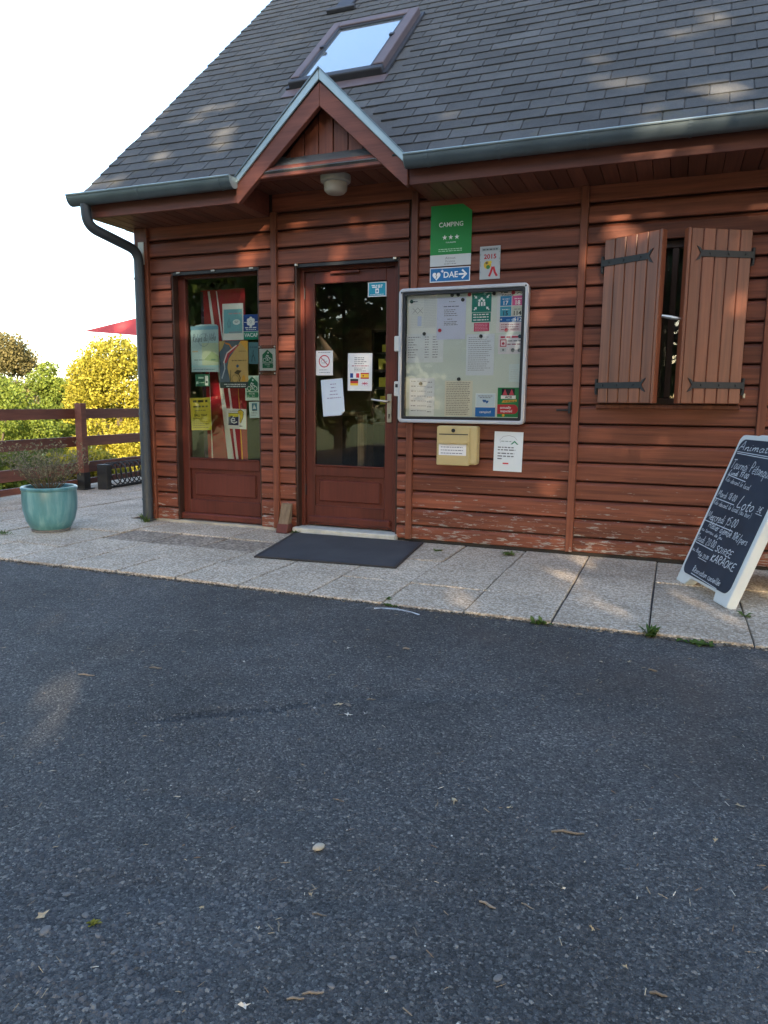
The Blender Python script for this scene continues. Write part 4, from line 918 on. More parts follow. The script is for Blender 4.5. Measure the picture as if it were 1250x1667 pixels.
s = wsheet(-2.900, 0.822, -2.705, 0.990, -1.0); s.rect(0.018, 0.030, 0.118, 0.132, (40, 36, 90)); s.rect(0.018, 0.092, 0.118, 0.130, (215, 200, 60)); s.poly([(0.018, 0.095), (0.05, 0.108), (0.085, 0.098), (0.118, 0.104), (0.118, 0.085), (0.018, 0.085)], (40, 36, 90)); s.rect(0.018, 0.128, 0.118, 0.133, K_)
s.line([(0.045, 0.066), (0.082, 0.068), (0.080, 0.086), (0.060, 0.090), (0.046, 0.076), (0.050, 0.055), (0.075, 0.047), (0.105, 0.060)], 0.009, W_); s.line([(0.062, 0.098), (0.072, 0.106)], 0.005, W_)
s.poly([(0.110, 0.150), (0.140, 0.162), (0.165, 0.145), (0.160, 0.10), (0.138, 0.05), (0.128, 0.060), (0.132, 0.11), (0.115, 0.135)], (215, 185, 40)); s.line([(0.118, 0.152), (0.142, 0.163), (0.168, 0.145), (0.163, 0.10), (0.140, 0.050)], 0.006, K_); s.words(0.125, 0.16, 0.022, 0.006, K_, rg); s.words(0.02, 0.11, 0.145, 0.005, GR, rg)
s.done('window_sticker', 'square white sticker with a purple and yellow letter e emblem in the shop window', 'sticker')
s = wsheet(-3.204, 1.174, -3.058, 1.277); s.rect(0.03, 0.066, 0.085, 0.080, (190, 215, 200)); s.rect(0.010, 0.02, 0.03, 0.042, (200, 215, 210)); s.rect(0.098, 0.008, 0.130, 0.090, (205, 212, 212)); s.rect(0.104, 0.03, 0.124, 0.045, (50, 60, 70)); s.words(0.04, 0.09, 0.03, 0.005, (190, 215, 200), rg)
s.done('window_sticker', 'small dark green card with a white bottle shape under the pale blue poster', 'sticker', (45, 105, 85))

# ------------------------------------------------------------------ letterbox
lb = thing('letterbox', 'cream plastic letterbox with a paper label under the notice board', 'letterbox', (-0.815, -0.05, 0.604))
b = MB(); b.box(-0.965, -0.665, -0.100, -0.003, 0.612, 0.890); obj('body', b, 'cream_plastic', lb, bevel=0.014, seg=2)
b = MB(); b.box(-0.962, -0.715, -0.108, -0.100, 0.606, 0.886); dr = obj('front_door', b, 'cream_plastic', lb, bevel=0.006)
b = MB(); b.box(-0.945, -0.73, -0.112, -0.105, 0.775, 0.825); obj('flap', b, 'cream_plastic', dr, bevel=0.003)
b = MB(); b.box(-0.946, -0.729, -0.1095, -0.105, 0.826, 0.833); obj('slot', b, 'gasket', dr)
b = MB(); b.prism([(-0.945, 0.782)]+[(-0.945+0.215*i/12, 0.772-0.014*abs(math.sin(2*math.pi*i/12*1.0))) for i in range(13)]+[(-0.73, 0.782)], -0.121, -0.110); obj('flap_lip', b, 'cream_plastic', dr)
b = MB(); b.tube([(-0.838, -0.106, 0.857), (-0.838, -0.116, 0.857)], 0.014, 14); obj('lock', b, 'black_iron', dr)
b = MB(); b.box(-0.868, -0.800, -0.113, -0.106, 0.648, 0.655); obj('finger_grip', b, 'cream_plastic', dr)
s = Sheet((-0.945, -0.1092, 0.678), w=0.205, h=0.080); s.lines(0.015, 0.19, 0.012, 0.056, 3, 0.006, GR, rg, 0.1)
o = s.done('name_label', None, None, thick=0.0006); o.parent = lb; o.location = o.location-WO[lb.name]

# ------------------------------------------------------------------ glazed notice board
NX0, NX1, NZ0, NZ1 = -1.288, -0.340, 0.906, 1.873
nb = thing('notice_board', 'square glazed notice board with rounded aluminium frame full of papers', 'notice board', (-0.814, -0.03, NZ0))
def rrect(x0, x1, z0, z1, r, n=5):
    out = []
    for cx, cz, a0 in ((x1-r, z1-r, 0), (x0+r, z1-r, 90), (x0+r, z0+r, 180), (x1-r, z0+r, 270)):
        out += [(cx+r*math.cos(R(a0+90*i/n)), cz+r*math.sin(R(a0+90*i/n))) for i in range(n+1)]
    return out
def frame_ring(mb, o, i, y0, y1):
    n = len(o); v = [(x, y0, z) for x, z in o]+[(x, y0, z) for x, z in i]+[(x, y1, z) for x, z in o]+[(x, y1, z) for x, z in i]; f = []
    for k in range(n):
        j = (k+1) % n; f += [(k, j, n+j, n+k), (2*n+k, 3*n+k, 3*n+j, 2*n+j), (k, 2*n+k, 2*n+j, j), (n+k, n+j, 3*n+j, 3*n+k)]
    mb.add(v, f)
b = MB(); frame_ring(b, rrect(NX0, NX1, NZ0, NZ1, 0.035), rrect(NX0+0.026, NX1-0.026, NZ0+0.026, NZ1-0.026, 0.014), -0.062, -0.003); obj('frame', b, 'aluminium', nb, bevel=0.006, seg=2)
b = MB(); frame_ring(b, rrect(NX0+0.027, NX1-0.027, NZ0+0.027, NZ1-0.027, 0.013), rrect(NX0+0.047, NX1-0.047, NZ0+0.047, NZ1-0.047, 0.006), -0.052, -0.005); obj('gasket', b, 'gasket', nb)
b = MB(); b.box(NX0+0.02, NX1-0.02, -0.012, -0.004, NZ0+0.02, NZ1-0.02); obj('backing', b, 'board_white', nb)
b = MB(); b.box(NX0+0.03, NX1-0.03, -0.047, -0.044, NZ0+0.03, NZ1-0.03); obj('glass', b, 'case_glass', nb)
b = MB()
for x, z in ((NX0+0.022, NZ1-0.030), (NX1-0.022, NZ1-0.02)): b.tube([(x, -0.066, z), (x, -0.058, z)], 0.006, 8)
obj('lock', b, 'black_iron', nb)
YB = -0.0135
def bsheet(x0, z0, x1, z1, rot=0.0, k=0): return Sheet((x0, YB-0.001*k, z0), w=x1-x0, h=z1-z0, rot=R(rot))
s = bsheet(-1.232, 1.548, -1.010, 1.826); w, h = s.w, s.h
for i in range(12): s.line([(0.125+0.008*i, 0.05), (0.125+0.008*i, h-0.015)], 0.0012, (150, 160, 175))
for i in range(18): s.line([(0.02, 0.05+0.0118*i), (w-0.008, 0.05+0.0118*i)], 0.001, (165, 172, 182))
for a in (0, 1): s.line([(0.035+0.04*a, 0.150), (0.075+0.04*a, 0.190)], 0.002, (70, 80, 90)); s.line([(0.035+0.04*a, 0.190), (0.075+0.04*a, 0.150)], 0.002, (70, 80, 90))
s.rect(0.075, 0.06, 0.105, 0.13, (190, 202, 226)); s.words(0.04, 0.075, h-0.045, 0.006, (40, 60, 80), rg)
s.done('notice_sheet', 'gridded planning sheet with two crosses in the upper left of the notice board', 'notice', (222, 226, 222))
s = bsheet(-1.010, 1.508, -0.794, 1.802, 0.0, 2); s.words(0.09, 0.14, 0.262, 0.005, GR, rg); s.words(0.05, 0.165, 0.228, 0.006, (90, 95, 120), rg); s.lines(0.055, 0.17, 0.165, 0.205, 4, 0.005, GR, rg); s.words(0.08, 0.12, 0.14, 0.005, GR, rg); s.lines(0.055, 0.165, 0.10, 0.122, 3, 0.005, GR, rg)
s.done('notice_sheet', 'lavender tinted letter with a short centred text in the notice board', 'notice', (202, 208, 228))
s = bsheet(-0.794, 1.544, -0.572, 1.832); Te = (0, 125, 110); s.rect(0.042, 0.147, 0.184, 0.280, Te); s.rect(0.044, 0.080, 0.182, 0.144, Te); s.rect(0.062, 0.015, 0.172, 0.074, (205, 60, 100))
for dx, dy, a in ((0.058, 0.264, -45), (0.168, 0.264, -135), (0.058, 0.163, 45), (0.168, 0.163, 135)): arrow(s, dx, dy, 0.030, R(a), 0.008, W_)
for dx, dy, r in ((0.098, 0.228, 0.009), (0.128, 0.228, 0.009), (0.113, 0.240, 0.009)): s.disc(dx, dy, r, W_, 12)
for dx in (0.088, 0.108, 0.127): s.rect(dx, 0.190, dx+0.013, 0.218, W_)
for v in (0.128, 0.110, 0.091): s.words(0.055, 0.172, v, 0.007, W_, rg, 0.95)
s.lines(0.070, 0.165, 0.022, 0.062, 5, 0.004, (235, 170, 190), rg, 0.05)
s.done('notice_sheet', 'green assembly point poster with four arrows and a pink box in the notice board', 'notice', (214, 222, 212))
s = bsheet(-0.571, 1.546, -0.378, 1.832); s.words(0.025, 0.08, 0.270, 0.007, K_, rg); s.text("D'URGENCE", 0.072, 0.252, 0.010, K_, bold=0.02); s.line([(0.14, 0.262), (0.155, 0.272), (0.17, 0.262), (0.178, 0.272)], 0.004, (50, 60, 70))
for (u, v, c, tx, tc) in ((0.024, 0.183, (20, 130, 185), '17', W_), (0.108, 0.183, (200, 85, 140), '18', W_), (0.024, 0.112, (70, 165, 190), '15', K_), (0.108, 0.112, (205, 208, 195), '114', K_)):
    s.rect(u, v, u+0.079, v+0.066, c); s.text(tx, u+0.04, v+0.006, 0.028, tc, bold=0.025); s.words(u+0.015, u+0.065, v+0.043, 0.005, W_ if c[0] < 202 else GR, rg)
s.rect(0.024, 0.072, 0.187, 0.108, (10, 95, 165)); s.text('112', 0.180, 0.077, 0.026, W_, 'R', bold=0.03); s.words(0.07, 0.11, 0.082, 0.008, (120, 180, 220), rg); s.disc(0.034, 0.090, 0.006, W_, 8)
s.rect(0.024, 0.008, 0.187, 0.068, (226, 206, 210)); s.lines(0.035, 0.18, 0.02, 0.052, 3, 0.005, (150, 60, 80), rg, 0.2)
s.done('notice_sheet', 'emergency numbers poster with 17, 18, 15, 114 and 112 in coloured boxes', 'notice', (222, 224, 222))
s = bsheet(-1.243, 1.346, -0.956, 1.553, 0.0, 1)
for i in range(9): s.words(0.015, 0.11, 0.180-0.018*i, 0.005, GR, rg, rg.uniform(0.4, 1)); s.words(0.145, 0.175, 0.180-0.018*i, 0.005, GR, rg); s.words(0.205, 0.245, 0.180-0.018*i, 0.005, GR, rg)
s.done('notice_sheet', 'landscape white sheet with three columns of print below the gridded planning sheet', 'notice', (216, 222, 224))
s = bsheet(-0.784, 1.251, -0.580, 1.541, 0.0, 1); s.lines(0.015, 0.19, 0.035, 0.265, 17, 0.0045, (150, 155, 165), rg, 0.3)
s.done('notice_sheet', 'closely printed white letter under the assembly point poster', 'notice', (214, 222, 230))
s = bsheet(-0.552, 1.399, -0.378, 1.530); s.words(0.015, 0.165, 0.110, 0.012, (190, 40, 75), rg); s.rect(0.012, 0.050, 0.058, 0.100, (185, 60, 85)); s.rect(0.018, 0.056, 0.052, 0.094, (232, 220, 224)); s.disc(0.035, 0.072, 0.010, (185, 60, 85)); s.words(0.065, 0.165, 0.085, 0.008, (120, 120, 130), rg); s.words(0.065, 0.165, 0.062, 0.008, (150, 90, 110), rg); s.rect(0.012, 0.014, 0.058, 0.042, (200, 205, 208)); s.disc(0.036, 0.028, 0.008, GR)
s.done('notice_sheet', 'white card with red telephone symbol and red heading in the notice board', 'notice', (218, 214, 220))
s = bsheet(-1.212, 0.958, -1.018, 1.234)
for i in range(7): s.words(0.012, 0.05, 0.250-0.036*i, 0.005, (90, 95, 100), rg); s.words(0.06, 0.13, 0.250-0.036*i, 0.004, GR, rg); s.words(0.14, 0.175, 0.243-0.036*i, 0.005, (110, 110, 120), rg)
s.done('notice_sheet', 'white list with widely spaced rows in the bottom left of the notice board', 'notice', (222, 226, 228))
s = bsheet(-0.938, 0.958, -0.730, 1.214); s.lines(0.012, 0.196, 0.012, 0.238, 19, 0.005, (135, 132, 120), rg, 0.12)
s.done('notice_sheet', 'densely typed cream sheet at the bottom middle of the notice board', 'notice', (218, 216, 200))
s = bsheet(-0.706, 0.958, -0.560, 1.125); s.rect(0, 0, 0.146, 0.066, (15, 110, 190)); s.rect(0.006, 0.072, 0.140, 0.160, (205, 222, 234)); heart(s, 0.064, 0.112, 0.013, (20, 95, 165)); heart(s, 0.084, 0.106, 0.013, (20, 95, 165)); s.words(0.02, 0.125, 0.145, 0.005, GR, rg); s.words(0.03, 0.115, 0.133, 0.005, GR, rg)
s.text('camping!', 0.073, 0.026, 0.017, W_, bold=0.02); s.done('notice_sheet', 'pale blue card with two small blue hearts and a blue foot in the notice board', 'notice', (225, 235, 240))
s = bsheet(-0.545, 0.958, -0.392, 1.165); s.rect(0, 0, 0.153, 0.207, (20, 135, 75)); s.rect(0.030, 0.152, 0.122, 0.200, K_)
for dx in (0.052, 0.100): s.poly([(dx-0.018, 0.155), (dx+0.018, 0.155), (dx, 0.197)], (205, 70, 90))
s.rect(0.024, 0.128, 0.130, 0.152, W_); s.text('ACSI', 0.077, 0.132, 0.016, K_, bold=0.03); s.poly([(0.030, 0.100), (0.138, 0.108), (0.138, 0.124), (0.040, 0.118)], (215, 165, 60)); s.words(0.05, 0.13, 0.109, 0.006, (130, 90, 40), rg)
pill = [(0.0, 0.022), (0.115, 0.022)]+[(0.115+0.034*math.sin(R(18*k)), 0.055-0.034*math.cos(R(18*k))) for k in range(1, 10)]+[(0.115, 0.088), (0.0, 0.088)]
s.poly(pill, (200, 40, 55)); s.text('annually', 0.060, 0.059, 0.017, W_, bold=0.025); s.text('inspected', 0.066, 0.034, 0.017, W_, bold=0.025, sx=0.9); s.disc(0.045, 0.012, 0.010, (220, 190, 50), 10)
s.done('notice_sheet', 'green and red ACSI annually inspected card in the corner of the notice board', 'notice', (20, 135, 75))
s = bsheet(-0.470, 1.205, -0.392, 1.328); s.lines(0.01, 0.07, 0.02, 0.10, 6, 0.004, (196, 206, 206), rg); s.done('notice_sheet', 'very pale blank-looking sheet at the right edge of the notice board', 'notice', (206, 220, 220))
MG = [(-1.205, 1.784, 'dark green', (20, 70, 65)), (-0.897, 1.818, 'black', (30, 34, 40)), (-0.853, 1.818, 'black', (30, 34, 40)), (-0.818, 1.782, 'black', (30, 34, 40)), (-0.985, 1.573, 'red', (190, 50, 70)), (-1.103, 1.552, 'black', (30, 34, 40)), (-0.770, 1.816, 'red', (190, 50, 70)),
      (-0.593, 1.816, 'black', (30, 34, 40)), (-0.457, 1.816, 'red', (190, 50, 70)), (-0.497, 1.563, 'red', (190, 50, 70)), (-0.679, 1.525, 'black', (30, 34, 40)), (-0.400, 1.517, 'dark blue', (25, 60, 85)), (-0.447, 1.424, 'grey', (120, 126, 130)), (-0.400, 1.423, 'grey', (120, 126, 130)), (-0.834, 1.225, 'black', (30, 34, 40)), (-1.124, 1.192, 'black', (30, 34, 40))]
for x, z, cn, c in MG:
    b = MB(); b.tube([(x, -0.0155, z), (x, -0.0215, z), (x, -0.024, z)], [0.013, 0.013, 0.010], 14)
    n_ = sum(1 for q in MG if q[2] == cn)
    tag(obj('magnet', b, ink(c), smooth=True), 'round %s magnet on the white notice board' % cn, 'magnet', ('%s magnets on the notice board' % cn) if n_ > 1 else None)

# ------------------------------------------------------------------ hand lettering (single strokes)
G = {
 'A': (.62, [[(0, 0), (.28, 1), (.34, 1), (.55, 0)], [(.12, .38), (.48, .38)]]), 'C': (.55, [[(.5, .85), (.3, 1), (.08, .75), (.05, .3), (.25, 0), (.5, .12)]]),
 'E': (.52, [[(.5, 1), (.1, .98), (.06, .02), (.5, 0)], [(.08, .52), (.4, .54)]]), 'I': (.25, [[(.12, 1), (.1, 0)]]), 'J': (.5, [[(.1, .95), (.48, 1), (.36, .95), (.34, .1), (.18, -.1), (.02, .08)]]),
 'K': (.6, [[(.1, 1), (.06, 0)], [(.5, .98), (.1, .48), (.55, 0)]]), 'L': (.5, [[(.2, 1), (.08, .5), (.06, .02), (.45, .06)]]), 'M': (.8, [[(.02, 0), (.14, .98), (.34, .3), (.58, 1), (.7, 0)]]),
 'O': (.62, [[(.3, 1), (.06, .7), (.08, .2), (.3, 0), (.52, .25), (.52, .75), (.3, 1)]]), 'P': (.55, [[(.1, 0), (.14, 1), (.4, .98), (.5, .75), (.36, .5), (.12, .46)]]), 'R': (.58, [[(.08, 0), (.12, 1), (.4, .96), (.46, .72), (.14, .5), (.5, 0)]]),
 'S': (.5, [[(.46, .88), (.26, 1), (.08, .8), (.2, .56), (.42, .4), (.4, .1), (.18, 0), (.02, .14)]]), 'T': (.6, [[(.0, .95), (.6, 1)], [(.32, .97), (.24, .0)]]), 'B': (.52, [[(.08, 0), (.1, 1), (.4, .9), (.36, .6), (.12, .52), (.44, .4), (.42, .06), (.08, 0)]]),
 'a': (.5, [[(.4, .42), (.22, .5), (.06, .3), (.1, .04), (.24, 0), (.4, .2), (.42, .48), (.4, .1), (.52, .03)]]), 'b': (.46, [[(.1, 1), (.06, .05), (.25, 0), (.4, .2), (.32, .45), (.1, .36)]]), 'c': (.4, [[(.36, .42), (.2, .5), (.05, .28), (.12, .03), (.38, .06)]]),
 'd': (.5, [[(.38, .4), (.2, .48), (.05, .25), (.14, .0), (.38, .2), (.46, 1), (.4, .1), (.52, .02)]]), 'e': (.42, [[(.05, .24), (.36, .3), (.3, .48), (.14, .46), (.05, .2), (.16, 0), (.42, .08)]]), 'h': (.46, [[(.1, 1), (.06, 0), (.1, .3), (.28, .48), (.38, .36), (.36, .06), (.48, .02)]]),
 'i': (.22, [[(.08, .48), (.06, .08), (.2, .02)], [(.1, .68), (.12, .72)]]), 'j': (.26, [[(.16, .48), (.14, -.2), (.02, -.34), (-.1, -.24)], [(.18, .68), (.2, .72)]]), 'l': (.24, [[(.14, 1), (.06, .4), (.08, .06), (.24, .02)]]),
 'm': (.72, [[(.05, .46), (.06, 0), (.1, .3), (.26, .48), (.32, .3), (.31, 0), (.36, .3), (.5, .48), (.58, .32), (.57, .06), (.7, .02)]]), 'n': (.48, [[(.05, .46), (.06, 0), (.1, .3), (.28, .48), (.36, .32), (.36, .06), (.5, .02)]]),
 'o': (.44, [[(.22, .5), (.06, .32), (.1, .06), (.24, 0), (.38, .2), (.34, .44), (.2, .5)]]), 'p': (.46, [[(.08, .48), (.04, -.38)], [(.08, .36), (.26, .5), (.4, .3), (.3, .04), (.08, .08)]]), 'q': (.48, [[(.4, .4), (.22, .5), (.06, .26), (.16, .02), (.38, .16), (.4, .46), (.34, -.4)]]),
 'r': (.36, [[(.06, .46), (.06, 0), (.1, .32), (.24, .48), (.36, .44)]]), 's': (.38, [[(.34, .42), (.18, .5), (.08, .36), (.28, .2), (.26, .03), (.04, .04)]]), 't': (.34, [[(.18, .86), (.12, .1), (.22, 0), (.34, .06)], [(.02, .52), (.34, .56)]]),
 'u': (.48, [[(.05, .46), (.06, .1), (.2, 0), (.36, .2), (.38, .46), (.38, .1), (.5, .02)]]), 'v': (.42, [[(.04, .46), (.18, 0), (.38, .48)]]), 'g': (.46, [[(.38, .42), (.2, .48), (.06, .26), (.18, .04), (.36, .2), (.38, .46), (.34, -.24), (.14, -.36), (.02, -.22)]]),
 '0': (.46, [[(.22, .9), (.06, .6), (.08, .2), (.24, 0), (.4, .3), (.36, .74), (.2, .9)]]), '1': (.32, [[(.02, .6), (.22, .95), (.16, 0)]]), '2': (.48, [[(.06, .7), (.24, .94), (.38, .7), (.06, .02), (.46, .04)]]), '3': (.44, [[(.06, .86), (.3, .94), (.32, .64), (.16, .5), (.38, .36), (.3, .02), (.04, .06)]]),
 '5': (.46, [[(.42, .95), (.12, .92), (.1, .54), (.34, .56), (.4, .2), (.2, 0), (.02, .08)]]), '7': (.44, [[(.02, .9), (.42, .94), (.18, 0)], [(.12, .5), (.38, .52)]]), '8': (.46, [[(.34, .86), (.16, .92), (.08, .7), (.36, .3), (.26, .02), (.08, .14), (.32, .6), (.36, .8)]]),
 ':': (.24, [[(.1, .42), (.12, .48)], [(.08, .1), (.1, .16)]]), '.': (.2, [[(.06, 0), (.09, .05)]]), '(': (.3, [[(.24, 1), (.08, .6), (.1, .1), (.24, -.2)]]), ')': (.3, [[(.06, 1), (.22, .6), (.2, .1), (.04, -.2)]]), '/': (.4, [[(.02, -.2), (.38, 1)]]),
 '€': (.56, [[(.5, .88), (.32, 1), (.12, .7), (.12, .3), (.3, 0), (.5, .1)], [(0, .6), (.38, .62)], [(0, .4), (.36, .42)]]), "'": (.16, [[(.1, 1), (.06, .8)]]), ' ': (.34, []), 'V': (.55, [[(.04, 1), (.24, 0), (.56, 1)]]), '!': (.2, [[(.12, 1), (.08, .25)], [(.06, 0), (.08, .05)]]),
}
ACC = {'é': ('e', [(.2, .62), (.36, .8)]), 'É': ('E', [(.2, 1.08), (.36, 1.24)])}
def catmull(p, n=4):
    if len(p) < 3: return p
    out = []
    for i in range(len(p)-1):
        a, b_, c, d = p[max(i-1, 0)], p[i], p[i+1], p[min(i+2, len(p)-1)]
        for k in range(n):
            t = k/n; out.append(tuple(0.5*((2*b_[j])+(-a[j]+c[j])*t+(2*a[j]-5*b_[j]+4*c[j]-d[j])*t*t+(-a[j]+3*b_[j]-3*c[j]+d[j])*t**3) for j in (0, 1)))
    return out+[p[-1]]
def write(sh, t, u, v, h, width, wd, c, rg_, slant=0.12, rise=0.0):
    tot = sum(G[ACC[k][0] if k in ACC else k][0] for k in t)+0.06*len(t); kx = width/tot if width else h; x = 0.0
    for k in t:
        w, st = G[ACC[k][0]] if k in ACC else G[k]
        st = list(st)+([ACC[k][1]] if k in ACC else [])
        jy = rg_.uniform(-0.05, 0.05); js = rg_.uniform(0.92, 1.08)
        for p in st: sh.line([(u+(x+(a+slant*b_))*kx, v+(b_*js+jy)*h+rise*(x+a)*kx) for a, b_ in catmull(p)], wd*rg_.uniform(0.85, 1.15), c)
        x += w+0.06
write(POSTER, 'Relais du Vélo', 0.018, 0.250, 0.060, 0.235, 0.0045, (90, 105, 120), random.Random(1), 0.25, 0.05)
POSTER.done('window_poster', 'pale blue poster with handwritten title and rounded top in the shop window', 'poster', (172, 198, 206), outline=[(0, 0), (0.278, 0), (0.278, 0.370), (0.262, 0.389), (0.22, 0.394), (0.10, 0.394), (0.05, 0.385), (0.015, 0.365), (0, 0.33)])

# ------------------------------------------------------------------ chalkboard A-frame
dU = Vector((0.381, -0.925, 0)).normalized(); bk = Vector((-dU.y, dU.x, 0)); F0 = Vector((0.708, -0.508, 0.0))
upv = (bk*0.335+Vector((0, 0, 0.885))).normalized(); BW, BH = 0.640, 0.946
ab = thing('chalkboard_stand', 'white A-frame pavement chalkboard with handwritten animation programme by the wall', 'chalkboard', F0+dU*0.32+bk*0.32)
def loc(u, v, d): return F0+dU*u+upv*v+nb_*d
nb_ = dU.cross(upv)
def outline_board(w, h):
    return [(0, 0), (0.115, 0), (0.165, 0.048), (w-0.165, 0.048), (w-0.150, 0), (w, 0), (w, h-0.03), (w-0.02, h-0.005), (w-0.05, h), (0.05, h), (0.02, h-0.005), (0, h-0.03)]
def slabpoly(mb, pts, d0, d1, fn):
    n = len(pts); mb.add([fn(u, v, d0) for u, v in pts]+[fn(u, v, d1) for u, v in pts], [tuple(range(n)), tuple(range(2*n-1, n-1, -1))]+[(i, i+n, (i+1) % n+n, (i+1) % n) for i in range(n)])
b = MB(); slabpoly(b, outline_board(BW, BH), 0.0, -0.055, loc); obj('front_panel', b, 'sign_frame', ab, bevel=0.006, seg=2)
# rear panel mirrored about the hinge line
dep = 0.335*2+0.10
Fr = F0+bk*dep; upr = (bk*-0.335+Vector((0, 0, 0.885))).normalized(); nr = upr.cross(dU)
def locr(u, v, d): return Fr+dU*u+upr*v+nr*d
b = MB(); slabpoly(b, outline_board(BW, BH), 0.055, 0.0, lambda u, v, d: locr(u, v, -d)); obj('rear_panel', b, 'sign_frame', ab, bevel=0.006, seg=2)
sl = Sheet(loc(0, 0, 0.0), dU, upv, BW, BH)
rr = [(u, v) for u, v in rrect(0.034, 0.604, 0.064, 0.916, 0.05, 6)]
b = MB(); slabpoly(b, rr, 0.004, -0.01, loc); wr = obj('writing_surface', b, 'slate_board', ab)
sl.O = loc(0, 0, 0.0040); rg = random.Random(8); CH = (205, 214, 220); wd = 0.0034
def chalk(t, u, v, h, w, bold=1.0, rise=-0.02): write(sl, t, u, v, h, w, wd*bold, CH, rg, 0.15, rise)
chalk('Animations', 0.045, 0.852, 0.046, 0.50, 1.3, 0.0); sl.line([(0.047, 0.838), (0.25, 0.834), (0.52, 0.828)], 0.004, CH); sl.line([(0.052, 0.828), (0.25, 0.823), (0.52, 0.817)], 0.004, CH)
chalk('Tournoi Pétanque 2€', 0.050, 0.738, 0.060, 0.545, 1.1, -0.05); chalk('Lundi 17:00', 0.067, 0.696, 0.030, 0.225, 1.3); sl.line([(0.064, 0.692), (0.285, 0.672)], 0.0045, CH); chalk('Rdv devant le local', 0.060, 0.656, 0.028, 0.30, 0.75, -0.09)
chalk('Mardi 18:00', 0.054, 0.556, 0.040, 0.222, 1.0, -0.03); sl.line([(0.045, 0.542), (0.280, 0.530)], 0.0042, CH); chalk('Loto', 0.312, 0.520, 0.066, 0.180, 1.4); chalk('3€', 0.525, 0.528, 0.030, 0.05, 0.9); sl.line([(0.525, 0.518), (0.590, 0.514)], 0.003, CH)
chalk('Rdv devant le local (au bar)', 0.048, 0.506, 0.030, 0.45, 0.75, -0.05)
chalk('Mercredi 15:00', 0.046, 0.410, 0.052, 0.36, 1.1, 0.0); sl.line([(0.042, 0.398), (0.390, 0.388)], 0.0045, CH); chalk('Atelier djembé 10€/pers', 0.112, 0.368, 0.044, 0.47, 1.0, -0.06); chalk('au terrain de jeu', 0.056, 0.336, 0.022, 0.27, 0.7, -0.05)
chalk('Jeudi 20:00', 0.040, 0.268, 0.046, 0.25, 1.0, -0.02); sl.line([(0.055, 0.258), (0.288, 0.249)], 0.0042, CH); chalk('SOIRÉE', 0.306, 0.252, 0.034, 0.19, 1.2); chalk('KARAOKE', 0.302, 0.192, 0.042, 0.275, 1.5, 0.0); chalk('au Bar', 0.060, 0.206, 0.024, 0.10, 0.7); chalk('Rdv 20:00', 0.150, 0.190, 0.026, 0.13, 0.8)
sl.line([(0.165, 0.180), (0.275, 0.176)], 0.003, CH); chalk('Réservation conseillée', 0.168, 0.092, 0.036, 0.345, 0.95, -0.01); sl.line([(0.170, 0.080), (0.500, 0.068)], 0.004, CH)
obj('chalk_writing', sl.mb, sl.mats, wr, origin=WO[wr.name], norm=False)

# ------------------------------------------------------------------ door mat, wooden stop
s = MB(); s.prism_z([(-2.150, -0.10), (-1.065, -0.062), (-0.955, -0.945), (-1.955, -1.020)], 0.001, 0.011)
mt = tag(obj('door_mat', s, 'mat_rubber', bevel=0.003), 'large dark grey rubber-edged door mat in front of the glazed door', 'door mat')
e = MB(); q = [(-2.150, -0.10), (-1.065, -0.062), (-0.955, -0.945), (-1.955, -1.020)]
for i in range(4):
    a, c = Vector(q[i]), Vector(q[(i+1) % 4]); d = (c-a).normalized(); n = Vector((-d.y, d.x)); ctr = Vector((-1.53, -0.53))
    if (ctr-a).dot(n) < 0: n = -n
    e.add([(*a, 0.0125), (*c, 0.0125), (*(c+n*0.018-d*0.018), 0.0125), (*(a+n*0.018+d*0.018), 0.0125), (*a, 0.002), (*c, 0.002)], [(0, 1, 2, 3), (0, 4, 5, 1)])
obj('edging', e, plain('mat_edge', (0.03, 0.03, 0.032), 0.6), mt)
st = thing('door_stop', 'worn brown wooden wedge with red foot leaning beside the door frame', 'door stop', (-2.235, -0.09, 0))
b = MB(); b.prism_x([(-0.125, 0.004), (-0.045, 0.004), (-0.030, 0.235), (-0.055, 0.235)], -2.295, -2.205); b.v = [(x+0.04*z, y, z) for x, y, z in b.v]; obj('wedge', b, 'raw_wood', st, bevel=0.004)
b = MB(); b.prism_x([(-0.131, 0.003), (-0.040, 0.003), (-0.036, 0.075), (-0.108, 0.075)], -2.299, -2.200); b.v = [(x+0.04*z, y, z) for x, y, z in b.v]; obj('foot', b, jw, st, bevel=0.003)

# ------------------------------------------------------------------ foliage helpers
def leaf_mesh(name, C, size, seed, mat_, up=0.35, aspect=0.55):
    rg_ = np.random.default_rng(seed); n = len(C); C = np.asarray(C, float)
    a = rg_.normal(size=(n, 3)); a /= np.linalg.norm(a, axis=1)[:, None]
    b_ = rg_.normal(size=(n, 3)); b_[:, 2] += up; b_ -= a*(a*b_).sum(1)[:, None]; b_ /= np.linalg.norm(b_, axis=1)[:, None]
    s_ = size*(0.6+0.8*rg_.random(n))[:, None]; c = np.cross(a, b_)
    v = np.stack([C-a*s_, C+b_*s_*aspect+c*s_*0.12, C+a*s_, C-b_*s_*aspect+c*s_*0.12], 1).reshape(-1, 3)
    f = np.arange(4*n).reshape(n, 4); me = bpy.data.meshes.new(name); me.from_pydata(v.tolist(), [], f.tolist()); me.materials.append(MATS[mat_]); me.update(); return me
